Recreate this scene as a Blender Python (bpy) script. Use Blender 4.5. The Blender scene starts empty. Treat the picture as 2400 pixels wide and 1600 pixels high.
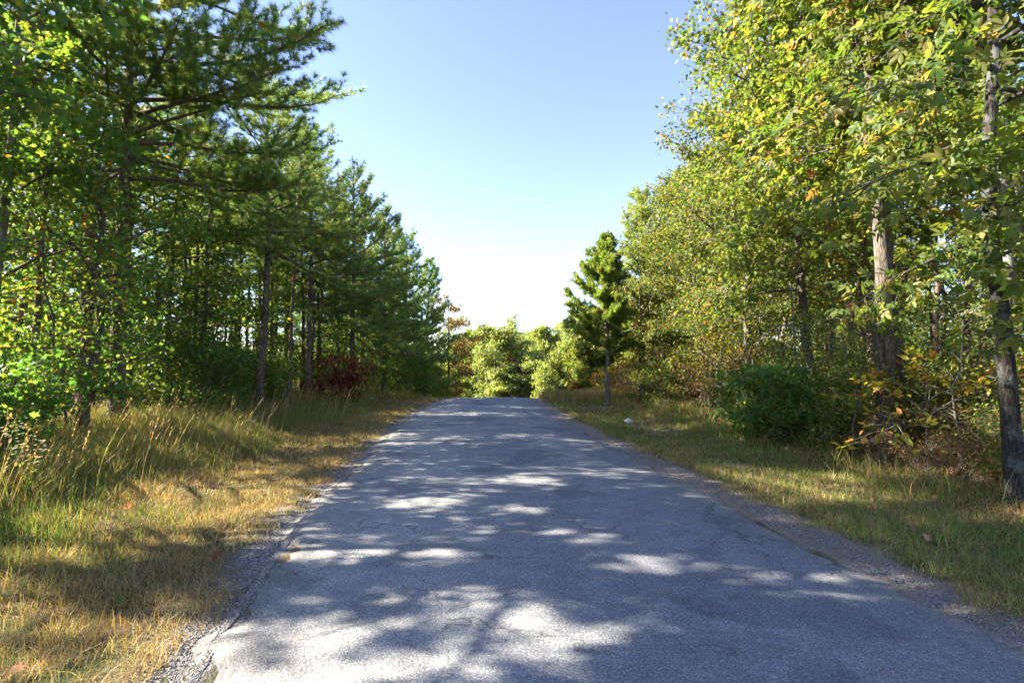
import bpy, math, random
import numpy as np
from mathutils import Vector
R_ = math.radians
C = bpy.context.scene.collection
scn = bpy.context.scene

# ------------------------------------------------------------------ camera, sky, sun, exposure
cam_d = bpy.data.cameras.new('camera'); cam = bpy.data.objects.new('camera', cam_d); C.objects.link(cam)
cam.location = (0, 0, 1.6); cam.rotation_euler = (R_(90 + 2.63), 0, 0)
cam_d.sensor_width = 36; cam_d.lens = 18.0; cam_d.clip_start = 0.05; cam_d.clip_end = 3000
scn.camera = cam
SUN_EL, SUN_AZ = 31.0, -86.0         # azimuth measured from +Y towards +X
sdir = np.array([math.sin(R_(SUN_AZ)) * math.cos(R_(SUN_EL)), math.cos(R_(SUN_AZ)) * math.cos(R_(SUN_EL)), math.sin(R_(SUN_EL))])
world = bpy.data.worlds.new('World'); scn.world = world; world.use_nodes = True
wn = world.node_tree.nodes; wl = world.node_tree.links
sky = wn.new('ShaderNodeTexSky'); sky.sky_type = 'NISHITA'; sky.sun_disc = False
sky.sun_elevation = R_(SUN_EL); sky.sun_rotation = R_(SUN_AZ)
sky.air_density = 1.0; sky.dust_density = 0.0; sky.ozone_density = 3.0; sky.altitude = 150
hs = wn.new('ShaderNodeHueSaturation'); hs.inputs['Saturation'].default_value = .95; hs.inputs['Hue'].default_value = .519
wl.new(sky.outputs[0], hs.inputs['Color']); wl.new(hs.outputs[0], wn['Background'].inputs[0]); wn['Background'].inputs[1].default_value = 0.051
sun_d = bpy.data.lights.new('sun', 'SUN'); sun_d.energy = 3.4; sun_d.angle = R_(0.53); sun_d.color = (1.0, 0.92, 0.78)
sun = bpy.data.objects.new('sun', sun_d); C.objects.link(sun); sun.location = (-40, -10, 40)
sun.rotation_euler = Vector(tuple(-sdir)).to_track_quat('-Z', 'Y').to_euler()
vs = scn.view_settings
vs.view_transform = 'Standard'; vs.look = 'None'; vs.gamma = 1; vs.use_curve_mapping = False; vs.exposure = 3.25
scn.render.engine = 'CYCLES'
cy = scn.cycles
cy.max_bounces = 8; cy.diffuse_bounces = 6; cy.glossy_bounces = 2; cy.transmission_bounces = 6; cy.transparent_max_bounces = 4
cy.caustics_reflective = False; cy.caustics_refractive = False
cy.use_adaptive_sampling = True; cy.adaptive_threshold = 0.02
cy.use_denoising = True
cy.sample_clamp_indirect = 8.0

# ------------------------------------------------------------------ helpers
class Geo:
    """collects polygons of any size with a colour per vertex and builds ONE mesh object"""
    def __init__(s): s.V = []; s.F = []; s.K = []; s.n = 0
    def add(s, V, F, col=(1, 1, 1)):
        V = np.asarray(V, np.float32); F = np.asarray(F, np.int32)
        if len(V) == 0: return
        s.V.append(V); s.F.append(F + s.n); s.n += len(V)
        c = np.asarray(col, np.float32)
        if c.ndim == 1: c = np.tile(c, (len(V), 1))
        s.K.append(c)
    def mesh(s, name, mat, smooth=False):
        me = bpy.data.meshes.new(name)
        if s.n:
            V = np.concatenate(s.V); K = np.concatenate(s.K)
            me.vertices.add(len(V)); me.vertices.foreach_set('co', V.ravel())
            loops = np.concatenate([f.ravel() for f in s.F])
            tot = np.concatenate([np.full(len(f), f.shape[1], np.int32) for f in s.F])
            st = np.concatenate([[0], np.cumsum(tot)[:-1]]).astype(np.int32)
            me.loops.add(len(loops)); me.loops.foreach_set('vertex_index', loops)
            me.polygons.add(len(tot)); me.polygons.foreach_set('loop_start', st); me.polygons.foreach_set('loop_total', tot)
            if smooth: me.polygons.foreach_set('use_smooth', np.ones(len(tot), bool))
            a = me.attributes.new('col', 'FLOAT_COLOR', 'POINT')
            a.data.foreach_set('color', np.concatenate([K, np.ones((len(K), 1), np.float32)], 1).ravel())
            me.update(); me.validate()
        me.materials.append(mat)
        return me
    def build(s, name, mat, parent=None, smooth=False):
        o = bpy.data.objects.new(name, s.mesh(name, mat, smooth)); C.objects.link(o)
        if parent: o.parent = parent
        return o

def tag(o, label=None, cat=None, group=None, kind=None):
    for k, v in (('label', label), ('category', cat), ('group', group), ('kind', kind)):
        if v: o[k] = v
    return o

def empty(name, loc=(0, 0, 0), rz=0, sc=1):
    o = bpy.data.objects.new(name, None); C.objects.link(o)
    o.location = loc; o.rotation_euler = (0, 0, rz); o.scale = (sc, sc, sc); o.empty_display_size = 0.2
    return o

def dup(root, loc, rz=0, sc=1.0, label=None, group=None, sz=None):
    r = root.copy(); C.objects.link(r); r.location = loc; r.rotation_euler = (0, 0, rz)
    r.scale = (sc, sc, sz if sz else sc)
    if label: r['label'] = label
    if group: r['group'] = group
    elif 'group' in r: del r['group']
    for ch in list(root.children):
        c = ch.copy(); C.objects.link(c); c.parent = r
        for g in list(ch.children):
            d = g.copy(); C.objects.link(d); d.parent = c
    return r

def unit(a):
    a = np.asarray(a, float); return a / (np.linalg.norm(a, axis=-1, keepdims=True) + 1e-9)

def tube(g, pts, rad, sides=6, col=(1, 1, 1), cap=False):
    pts = np.asarray(pts, float); n = len(pts)
    T = unit(np.gradient(pts, axis=0))
    ref = np.array([0.0, 0, 1]) if abs(T[:, 2].mean()) < .8 else np.array([1.0, 0, 0])
    A = unit(np.cross(T, ref)); B = np.cross(T, A)
    th = np.arange(sides) * 2 * np.pi / sides
    rad = np.asarray(rad, float)
    if rad.ndim == 1: rad = rad[:, None]
    V = pts[:, None, :] + rad[:, :, None] * (np.cos(th)[None, :, None] * A[:, None, :] + np.sin(th)[None, :, None] * B[:, None, :])
    i = np.arange(n - 1)[:, None] * sides; j = np.arange(sides)[None, :]; k = (j + 1) % sides
    F = np.stack([i + j, i + k, i + sides + k, i + sides + j], -1).reshape(-1, 4)
    g.add(V.reshape(-1, 3), F, col)

# smooth value noise, 2D
_rg = np.random.RandomState(7); _tab = _rg.rand(256, 256)
def vnoise(x, y):
    x = np.asarray(x, float); y = np.asarray(y, float)
    xi = np.floor(x).astype(int); yi = np.floor(y).astype(int); fx = x - xi; fy = y - yi
    fx = fx * fx * (3 - 2 * fx); fy = fy * fy * (3 - 2 * fy)
    a = _tab[xi % 256, yi % 256]; b = _tab[(xi + 1) % 256, yi % 256]; c = _tab[xi % 256, (yi + 1) % 256]; d = _tab[(xi + 1) % 256, (yi + 1) % 256]
    return (a * (1 - fx) + b * fx) * (1 - fy) + (c * (1 - fx) + d * fx) * fy
def fbm(x, y, o=4):
    s = 0; a = .5; t = 0
    for i in range(o): s = s + a * vnoise(np.asarray(x) * 2 ** i + 17 * i, np.asarray(y) * 2 ** i + 31 * i); t += a; a *= .5
    return s / t
def sstep(a, b, x):
    t = np.clip((np.asarray(x, float) - a) / (b - a), 0, 1); return t * t * (3 - 2 * t)

# ------------------------------------------------------------------ road course and terrain
LY = [-30, 0, 2.58, 3.1, 3.93, 5.7, 8.9, 13.7, 20, 25, 27, 29, 34, 45, 60]
LX = [-.7, -1.4, -1.62, -1.76, -1.92, -2.26, -2.62, -3.12, -3.38, -3.1, -2.75, -2.6, -2.5, -2.2, .5]
RY = [-30, 0, 2.58, 3.3, 4.33, 6.44, 9.96, 12, 15.5, 23, 26, 29, 34, 45, 60]
RX = [4.6, 3.2, 2.97, 2.85, 2.74, 2.5, 2.05, 1.83, 1.5, 1.08, 1.12, 1.15, 1.3, 1.8, 5]
def roadL(y): return np.interp(y, LY, LX)
def roadR(y): return np.interp(y, RY, RX)
def prof(y):
    y = np.asarray(y, float)
    a = np.where(y < 23.5, 0, np.where(y < 29.5, -.0105 * (y - 23.5) ** 2, -.378 - .126 * (y - 29.5)))
    return np.where(y > 50, np.maximum(-2.96 - .02 * (y - 50), -3.8), a)
def height(x, y):
    x = np.asarray(x, float); y = np.asarray(y, float)
    l = roadL(y) - x; r = x - roadR(y)
    e = np.maximum(l, r)
    h = prof(y) + np.where(e > 0, -.012 - .05 * sstep(.2, 1.5, e), 0)
    h = h + np.where(l > 0, .30 * sstep(2, 7, l), .22 * sstep(1.5, 5, r)) * (e > 0)
    h = h + sstep(.2, 3, e) * ((fbm(x * .35 + 9, y * .35) - .5) * .3 + (fbm(x * 2, y * 2 + 5) - .5) * .07)
    return h - .02 * (e > 0) * (1 - sstep(0, .25, e)) - .006 * (e <= 0)
EDGE_Y = [-30, 0, 7, 12, 18, 25, 30, 45]; EDGE_LX = [-8, -7.6, -7.4, -7.9, -7.8, -6.3, -5.8, -5]; EDGE_RX = [6.2, 5.6, 5.4, 5.2, 5.0, 4.7, 5.5, 9]
def forestL(y): return np.interp(y, EDGE_Y, EDGE_LX)
def forestR(y): return np.interp(y, EDGE_Y, EDGE_RX)

# ------------------------------------------------------------------ materials
def newmat(name):
    m = bpy.data.materials.new(name); m.use_nodes = True
    nt = m.node_tree; nt.nodes.clear()
    out = nt.nodes.new('ShaderNodeOutputMaterial')
    return m, nt, out
def N(nt, t, **kw):
    n = nt.nodes.new(t)
    for k, v in kw.items():
        if k in n.inputs: n.inputs[k].default_value = v
        else: setattr(n, k, v)
    return n
def ramp(nt, fac, stops, interp='LINEAR'):
    r = nt.nodes.new('ShaderNodeValToRGB'); nt.links.new(fac, r.inputs[0]); r.color_ramp.interpolation = interp
    e = r.color_ramp.elements
    while len(e) < len(stops): e.new(.5)
    for el, (p, c) in zip(e, stops):
        el.position = p; el.color = (*c, 1) if len(c) == 3 else c
    return r
def mix(nt, fac, a, b, mode='MIX'):
    m = nt.nodes.new('ShaderNodeMix'); m.data_type = 'RGBA'; m.blend_type = mode
    for s, v in ((m.inputs[0], fac), (m.inputs[6], a), (m.inputs[7], b)):
        if isinstance(v, bpy.types.NodeSocket): nt.links.new(v, s)
        else: s.default_value = v if isinstance(v, (int, float)) else (*v, 1)
    return m.outputs[2]
def math_(nt, op, a, b=0.0, c=0.0):
    m = nt.nodes.new('ShaderNodeMath'); m.operation = op
    for s, v in zip(m.inputs, (a, b, c)):
        if isinstance(v, bpy.types.NodeSocket): nt.links.new(v, s)
        else: s.default_value = v
    return m.outputs[0]

def leaf_material(name, trans=.45, rough=.45, spec=.35, tint=(1.15, 1.2, .55), objvar=.16):
    m, nt, out = newmat(name)
    a = N(nt, 'ShaderNodeAttribute', attribute_name='col')
    oi = N(nt, 'ShaderNodeObjectInfo')
    f = math_(nt, 'MULTIPLY_ADD', oi.outputs['Random'], objvar * 2, 1 - objvar)
    cb = N(nt, 'ShaderNodeVectorMath', operation='SCALE'); nt.links.new(a.outputs['Color'], cb.inputs[0]); nt.links.new(f, cb.inputs['Scale'])
    p = N(nt, 'ShaderNodeBsdfPrincipled', Roughness=rough); p.inputs['Specular IOR Level'].default_value = spec
    nt.links.new(cb.outputs[0], p.inputs['Base Color'])
    t = N(nt, 'ShaderNodeBsdfTranslucent')
    nt.links.new(mix(nt, 1.0, cb.outputs[0], tint, 'MULTIPLY'), t.inputs[0])
    ms = N(nt, 'ShaderNodeMixShader', Fac=trans); nt.links.new(p.outputs[0], ms.inputs[1]); nt.links.new(t.outputs[0], ms.inputs[2])
    nt.links.new(ms.outputs[0], out.inputs[0])
    return m
M = {}
M['leaf'] = leaf_material('leaf', .5, .5, .28, (2.1, 2.0, .75))
M['needle'] = leaf_material('needle', .45, .4, .4, (1.9, 1.7, .7), .12)
M['grass'] = leaf_material('grass', .35, .5, .25, (1.3, 1.2, .6), .0)
M['dry'] = leaf_material('dry_leaf', .3, .6, .15, (1.3, 1.0, .6), .0)

def bark_material(name, dark, light, sc=(9, 9, 1.8), lichen=None, bump=.6):
    m, nt, out = newmat(name)
    tc = N(nt, 'ShaderNodeTexCoord'); oi = N(nt, 'ShaderNodeObjectInfo')
    mp = N(nt, 'ShaderNodeMapping'); mp.inputs['Scale'].default_value = sc
    off = N(nt, 'ShaderNodeVectorMath', operation='ADD'); nt.links.new(tc.outputs['Object'], off.inputs[0])
    nt.links.new(math_(nt, 'MULTIPLY', oi.outputs['Random'], 37.0), off.inputs[1]); nt.links.new(off.outputs[0], mp.inputs[0])
    v = N(nt, 'ShaderNodeTexVoronoi', Scale=2.2, feature='DISTANCE_TO_EDGE')
    nz = N(nt, 'ShaderNodeTexNoise', Scale=3.0, Detail=8.0); nt.links.new(mp.outputs[0], nz.inputs[0])
    wob = N(nt, 'ShaderNodeVectorMath', operation='MULTIPLY_ADD'); nt.links.new(nz.outputs['Color'], wob.inputs[0]); wob.inputs[1].default_value = (.9, .9, .9); nt.links.new(mp.outputs[0], wob.inputs[2])
    nt.links.new(wob.outputs[0], v.inputs[0])
    plate = ramp(nt, v.outputs['Distance'], [(0, (0, 0, 0)), (.22, (1, 1, 1))])
    h = mix(nt, .5, plate.outputs[0], nz.outputs[0])
    col = ramp(nt, h, [(.15, dark), (.75, light)])
    c = col.outputs[0]
    if lichen:
        n2 = N(nt, 'ShaderNodeTexNoise', Scale=5.0, Detail=6.0, Roughness=.7); nt.links.new(off.outputs[0], n2.inputs[0])
        k = ramp(nt, n2.outputs[0], [(.5, (0, 0, 0)), (.6, (1, 1, 1))])
        c = mix(nt, k.outputs[0], c, lichen)
    p = N(nt, 'ShaderNodeBsdfPrincipled', Roughness=.9); p.inputs['Specular IOR Level'].default_value = .15
    nt.links.new(c, p.inputs['Base Color'])
    b = N(nt, 'ShaderNodeBump', Strength=bump, Distance=.02); nt.links.new(h, b.inputs['Height']); nt.links.new(b.outputs[0], p.inputs['Normal'])
    nt.links.new(p.outputs[0], out.inputs[0])
    return m
M['bark_pine'] = bark_material('bark_pine', (.04, .028, .024), (.2, .145, .118), (8, 8, 2.6))
M['bark_oak'] = bark_material('bark_oak', (.03, .024, .02), (.17, .14, .115), (10, 10, 1.5))
M['bark_pale'] = bark_material('bark_pale', (.06, .05, .04), (.22, .195, .165), (9, 9, 1.6), (.22, .23, .21))
M['bark_lichen_shaded'] = bark_material('bark_lichen_shaded', (.012, .011, .01), (.055, .048, .042), (9, 9, 1.6), (.085, .09, .085))  # bark and lichen tones darkened to stand in for shade on the near trunk
M['bark_cedar'] = bark_material('bark_cedar', (.06, .045, .04), (.24, .19, .17), (16, 16, .7))

def asphalt():
    m, nt, out = newmat('asphalt')
    tc = N(nt, 'ShaderNodeTexCoord'); P = tc.outputs['Object']
    v = N(nt, 'ShaderNodeTexVoronoi', Scale=105.0); nt.links.new(P, v.inputs[0])
    v2 = N(nt, 'ShaderNodeTexVoronoi', Scale=45.0); nt.links.new(P, v2.inputs[0])
    nf = N(nt, 'ShaderNodeTexNoise', Scale=130.0, Detail=3.0); nt.links.new(P, nf.inputs[0])
    nl = N(nt, 'ShaderNodeTexNoise', Scale=.55, Detail=5.0, Roughness=.65); nt.links.new(P, nl.inputs[0])
    nm = N(nt, 'ShaderNodeTexNoise', Scale=4.0, Detail=5.0); nt.links.new(P, nm.inputs[0])
    sep = N(nt, 'ShaderNodeSeparateColor'); nt.links.new(v.outputs['Color'], sep.inputs[0])
    stone = ramp(nt, sep.outputs[0], [(0, (.2, .204, .208)), (.35, (.262, .265, .267)), (.75, (.305, .308, .306)), (1, (.42, .42, .41))])
    gap = ramp(nt, v.outputs['Distance'], [(.4, (1, 1, 1)), (.85, (.6, .6, .61))])
    c = mix(nt, 1.0, stone.outputs[0], gap.outputs[0], 'MULTIPLY')
    # worn tar showing on the right lane, paler loose chips towards the left edge
    x = N(nt, 'ShaderNodeSeparateXYZ'); nt.links.new(P, x.inputs[0])
    side = math_(nt, 'ADD', math_(nt, 'MULTIPLY', x.outputs[0], -.16), nl.outputs[0])
    k = ramp(nt, side, [(.25, (.72, .74, .78)), (.8, (1.12, 1.1, 1.06))])
    c = mix(nt, 1.0, c, k.outputs[0], 'MULTIPLY')
    tone = ramp(nt, nm.outputs[0], [(.3, (.85, .85, .86)), (.7, (1.12, 1.11, 1.09))])
    c = mix(nt, 1.0, c, tone.outputs[0], 'MULTIPLY')
    # wheel tracks polished paler, a darker strip between them, soil washed in at the edges
    ua = N(nt, 'ShaderNodeAttribute', attribute_name='col'); us_ = N(nt, 'ShaderNodeSeparateColor'); nt.links.new(ua.outputs['Color'], us_.inputs[0])
    uw = math_(nt, 'ADD', us_.outputs[0], math_(nt, 'MULTIPLY_ADD', nm.outputs[0], .10, -.05))
    tr_ = ramp(nt, uw, [(0, (.95, .87, .77)), (.06, (.9, .88, .85)), (.14, (1.0, .99, .97)), (.26, (1.06, 1.05, 1.03)), (.45, (.86, .87, .88)), (.56, (.9, .9, .91)), (.74, (1.04, 1.03, 1.02)), (.9, (.92, .92, .92)), (1, (.95, .86, .76))])
    c = mix(nt, 1.0, c, tr_.outputs[0], 'MULTIPLY')
    np_ = N(nt, 'ShaderNodeTexNoise', Scale=.9, Detail=3.0, Roughness=.5, Distortion=.6); nt.links.new(P, np_.inputs[0])
    pt = ramp(nt, np_.outputs[0], [(.56, (1, 1, 1)), (.6, (.76, .77, .78))]); c = mix(nt, 1.0, c, pt.outputs[0], 'MULTIPLY')
    # cracks
    wv = N(nt, 'ShaderNodeVectorMath', operation='MULTIPLY_ADD'); nt.links.new(nm.outputs['Color'], wv.inputs[0]); wv.inputs[1].default_value = (.6, .6, 0); nt.links.new(P, wv.inputs[2])
    cr = N(nt, 'ShaderNodeTexVoronoi', Scale=.85, feature='DISTANCE_TO_EDGE'); nt.links.new(wv.outputs[0], cr.inputs[0])
    crm = ramp(nt, cr.outputs['Distance'], [(0, (1, 1, 1)), (.013, (0, 0, 0))])
    msk = ramp(nt, nl.outputs[0], [(.46, (0, 0, 0)), (.56, (1, 1, 1))])
    cf = mix(nt, 1.0, crm.outputs[0], msk.outputs[0], 'MULTIPLY')
    c = mix(nt, cf, c, (.085, .082, .078))
    h = math_(nt, 'ADD', math_(nt, 'MULTIPLY', v.outputs['Distance'], -1.0), math_(nt, 'MULTIPLY', v2.outputs['Distance'], -.7))
    h = math_(nt, 'SUBTRACT', h, math_(nt, 'MULTIPLY', cf, 1.5))
    b = N(nt, 'ShaderNodeBump', Strength=.55, Distance=.004); nt.links.new(h, b.inputs['Height'])
    p = N(nt, 'ShaderNodeBsdfPrincipled', Roughness=.85); p.inputs['Specular IOR Level'].default_value = .25
    nt.links.new(c, p.inputs['Base Color']); nt.links.new(b.outputs[0], p.inputs['Normal']); nt.links.new(p.outputs[0], out.inputs[0])
    return m
M['asphalt'] = asphalt()

def ground_mat():
    m, nt, out = newmat('ground')
    tc = N(nt, 'ShaderNodeTexCoord'); P = tc.outputs['Object']
    at = N(nt, 'ShaderNodeAttribute', attribute_name='col')   # r gravel, g forest litter, b bare dirt
    s = N(nt, 'ShaderNodeSeparateColor'); nt.links.new(at.outputs['Color'], s.inputs[0])
    nf = N(nt, 'ShaderNodeTexNoise', Scale=38.0, Detail=6.0, Roughness=.7); nt.links.new(P, nf.inputs[0])
    nm = N(nt, 'ShaderNodeTexNoise', Scale=2.3, Detail=6.0); nt.links.new(P, nm.inputs[0])
    thatch = ramp(nt, nf.outputs[0], [(.3, (.05, .04, .022)), (.5, (.15, .11, .06)), (.7, (.29, .215, .115))])
    green = ramp(nt, nf.outputs[0], [(.3, (.02, .03, .01)), (.7, (.085, .10, .035))])
    gk = ramp(nt, nm.outputs[0], [(.42, (0, 0, 0)), (.6, (1, 1, 1))])
    c = mix(nt, gk.outputs[0], thatch.outputs[0], green.outputs[0])
    vl = N(nt, 'ShaderNodeTexVoronoi', Scale=16.0); nt.links.new(P, vl.inputs[0])
    sl = N(nt, 'ShaderNodeSeparateColor'); nt.links.new(vl.outputs['Color'], sl.inputs[0])
    lit = ramp(nt, sl.outputs[0], [(0, (.05, .03, .018)), (.5, (.16, .085, .045)), (.85, (.26, .14, .07)), (1, (.32, .2, .1))])
    lg = ramp(nt, vl.outputs['Distance'], [(.3, (1, 1, 1)), (.7, (.35, .33, .3))])
    litc = mix(nt, 1.0, lit.outputs[0], lg.outputs[0], 'MULTIPLY')
    c = mix(nt, s.outputs[1], c, litc)
    vg = N(nt, 'ShaderNodeTexVoronoi', Scale=62.0); nt.links.new(P, vg.inputs[0])
    sg = N(nt, 'ShaderNodeSeparateColor'); nt.links.new(vg.outputs['Color'], sg.inputs[0])
    gst = ramp(nt, sg.outputs[0], [(0, (.15, .14, .13)), (.5, (.28, .26, .235)), (1, (.46, .43, .39))])
    gg = ramp(nt, vg.outputs['Distance'], [(.35, (1, 1, 1)), (.8, (.3, .29, .28))])
    gravel = mix(nt, 1.0, gst.outputs[0], gg.outputs[0], 'MULTIPLY')
    dirt = ramp(nt, nf.outputs[0], [(.25, (.1, .075, .055)), (.7, (.34, .27, .2))])
    c = mix(nt, s.outputs[2], c, dirt.outputs[0])
    c = mix(nt, s.outputs[0], c, gravel)
    h = math_(nt, 'ADD', nf.outputs[0], math_(nt, 'MULTIPLY', vg.outputs['Distance'], -.5))
    b = N(nt, 'ShaderNodeBump', Strength=.8, Distance=.02); nt.links.new(h, b.inputs['Height'])
    p = N(nt, 'ShaderNodeBsdfPrincipled', Roughness=.95); p.inputs['Specular IOR Level'].default_value = .1
    nt.links.new(c, p.inputs['Base Color']); nt.links.new(b.outputs[0], p.inputs['Normal']); nt.links.new(p.outputs[0], out.inputs[0])
    return m
M['ground'] = ground_mat()

def plain(name, rough=.8, spec=.3):
    m, nt, out = newmat(name)
    a = N(nt, 'ShaderNodeAttribute', attribute_name='col'); nz = N(nt, 'ShaderNodeTexNoise', Scale=40.0, Detail=4.0)
    tc = N(nt, 'ShaderNodeTexCoord'); nt.links.new(tc.outputs['Object'], nz.inputs[0])
    k = ramp(nt, nz.outputs[0], [(.3, (.8, .8, .8)), (.7, (1.1, 1.1, 1.1))])
    p = N(nt, 'ShaderNodeBsdfPrincipled', Roughness=rough); p.inputs['Specular IOR Level'].default_value = spec
    nt.links.new(mix(nt, 1.0, a.outputs['Color'], k.outputs[0], 'MULTIPLY'), p.inputs['Base Color']); nt.links.new(p.outputs[0], out.inputs[0])
    return m
M['stone'] = plain('stone', .85, .2); M['plastic'] = plain('plastic', .35, .5); M['sign'] = plain('sign_face', .45, .4)

# ------------------------------------------------------------------ ground sheet and road
def spaced(lo, hi, fine, far, g=1.12):
    out = []; c = 0.0; st = fine; a = lo
    xs = list(np.arange(lo, hi + 1e-6, fine))
    st = fine; x = hi
    while x < far: st *= g; x += st; xs.append(x)
    st = fine; x = lo
    while x > -far: st *= g; x -= st; xs.insert(0, x)
    return np.array(xs)
gx = spaced(-9, 8, .09, 500, 1.14); gy = spaced(1, 32, .1, 700, 1.12)
X, Y = np.meshgrid(gx, gy); Z = height(X, Y)
nz_ = fbm(X * 3.1, Y * 3.1 + 3); nz2 = fbm(X * 9, Y * 9)
l = roadL(Y) - X; r = X - roadR(Y)
grav = np.where(l > -.1, 1 - sstep(.0, .26, l + (nz_ - .5) * .6 + (nz2 - .5) * .3), 0)
gr2 = np.where(r > -.1, (1 - sstep(.15, .42, r + (nz_ - .5) * .25)) * sstep(.46, .66, nz2 + .04), 0)
grav = np.clip(np.where(X < (roadL(Y) + roadR(Y)) / 2, grav, gr2), 0, 1)
dirt = np.where(r > -.1, 1 - sstep(.3, .6, r + (nz_ - .5) * .35), 0) + np.where(r > 1.4, .6 * sstep(.62, .7, fbm(X * .8 + 3, Y * .8)), 0) + np.where(l > -.1, .5 * (1 - sstep(.2, .7, l + (nz_ - .5) * .6)), 0)
dirt = np.clip(dirt, 0, 1)
litter = np.clip(np.maximum(sstep(-.6, .8, forestL(Y) - X + (nz_ - .5) * 1.5), sstep(-.6, .5, X - forestR(Y) + (nz_ - .5) * 1.2)), 0, 1)
g = Geo(); ny, nx = X.shape
idx = np.arange(ny * nx).reshape(ny, nx)
F = np.stack([idx[:-1, :-1], idx[:-1, 1:], idx[1:, 1:], idx[1:, :-1]], -1).reshape(-1, 4)
g.add(np.stack([X, Y, Z], -1).reshape(-1, 3), F, np.stack([grav, litter, dirt], -1).reshape(-1, 3))
tag(g.build('ground', M['ground'], None, True), kind='structure')

ys = np.concatenate([np.arange(-25, 0, 1.0), np.arange(0, 32, .12), np.arange(32, 60, .8)])
us = np.linspace(0, 1, 28)
el = roadL(ys) + (fbm(ys * 1.7, ys * 0 + 2) - .5) * .34 + (fbm(ys * 7, ys * 0 + 8) - .5) * .24
er = roadR(ys) + (fbm(ys * 1.1, ys * 0 + 5) - .5) * .14 + (fbm(ys * 6, ys * 0 + 1) - .5) * .10
RXm = el[:, None] * (1 - us) + er[:, None] * us; RYm = np.repeat(ys[:, None], len(us), 1)
camber = .035 * (1 - (2 * us - 1) ** 2)
RZ = prof(RYm) + camber[None, :] + .004 - .03 * ((us < .001) | (us > .999))[None, :]
g = Geo(); idx = np.arange(RXm.size).reshape(RXm.shape)
F = np.stack([idx[:-1, :-1], idx[:-1, 1:], idx[1:, 1:], idx[1:, :-1]], -1).reshape(-1, 4)
g.add(np.stack([RXm, RYm, RZ], -1).reshape(-1, 3), F, np.repeat(np.tile(us, len(ys))[:, None], 3, 1))
tag(g.build('road', M['asphalt'], None, True), kind='structure')

# ------------------------------------------------------------------ foliage primitives
def leaf_tpl(kind):
    if kind == 'simple':   # pointed oval with a fold
        V = [(0, 0, 0), (-.22, .3, .06), (-.2, .65, .05), (0, 1, -.06), (.2, .65, .05), (.22, .3, .06)]
        F = [(0, 1, 2), (0, 2, 3), (0, 3, 4), (0, 4, 5)]
    elif kind == 'small':
        V = [(0, 0, 0), (-.27, .45, .08), (0, 1, -.05), (.27, .45, .08)]; F = [(0, 1, 2), (0, 2, 3)]
    elif kind == 'lobed':  # oak / maple outline
        V = [(0, .12, 0), (0, 0, 0), (-.18, .2, .03), (-.42, .22, .08), (-.2, .42, .03), (-.46, .62, .07), (-.16, .68, .02), (0, 1, -.06),
             (.16, .68, .02), (.46, .62, .07), (.2, .42, .03), (.42, .22, .08), (.18, .2, .03), (0, .5, -.02)]
        F = [(1, 2, 0), (2, 3, 4), (2, 4, 13), (0, 2, 13), (4, 5, 6), (4, 6, 13), (6, 7, 13), (7, 8, 13), (8, 9, 10), (8, 10, 13), (10, 11, 12), (10, 12, 13), (12, 0, 13), (12, 1, 0)]
    elif kind == 'hickory':  # five leaflets on one stalk
        V = []; F = []
        for (bx, by, an, ln) in ((0, .42, 0, .62), (0, .38, 52, .5), (0, .38, -52, .5), (0, .2, 68, .32), (0, .2, -68, .32)):
            b = len(V); ca, sa = math.cos(R_(an)), math.sin(R_(an))
            for (u, v, w) in ((0, 0, 0), (-.2, .35, .04), (-.21, .65, .03), (0, 1, -.07), (.21, .65, .03), (.2, .35, .04)):
                u *= ln; v *= ln; V.append((bx + u * ca + v * sa, by - u * sa + v * ca, w * ln * 1.4 - .12 * abs(an) / 68 * v))
            F += [(b, b + 1, b + 2), (b, b + 2, b + 3), (b, b + 3, b + 4), (b, b + 4, b + 5)]
    return np.array(V, float), np.array(F, int)
TPL = {k: leaf_tpl(k) for k in ('simple', 'small', 'lobed', 'hickory')}

def put_leaves(g, kind, P, D, Nn, S, K):
    V, F = TPL[kind]; n = len(P)
    if n == 0: return
    D = unit(D); X = unit(np.cross(D, Nn)); Nn = np.cross(X, D)
    W = P[:, None, :] + S[:, None, None] * (V[None, :, 0, None] * X[:, None, :] + V[None, :, 1, None] * D[:, None, :] + V[None, :, 2, None] * Nn[:, None, :])
    FF = (F[None, :, :] + (np.arange(n) * len(V))[:, None, None]).reshape(-1, 3)
    g.add(W.reshape(-1, 3), FF, np.repeat(K, len(V), 0))

def pick(rs, pal, n, jit=.25):
    c = np.array([p[1] for p in pal]); w = np.array([p[0] for p in pal], float); w /= w.sum()
    k = c[rs.choice(len(pal), n, p=w)]
    return k * (1 + (rs.rand(n, 1) - .5) * 2 * jit) * (1 + (rs.rand(n, 3) - .5) * .15)

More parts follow.
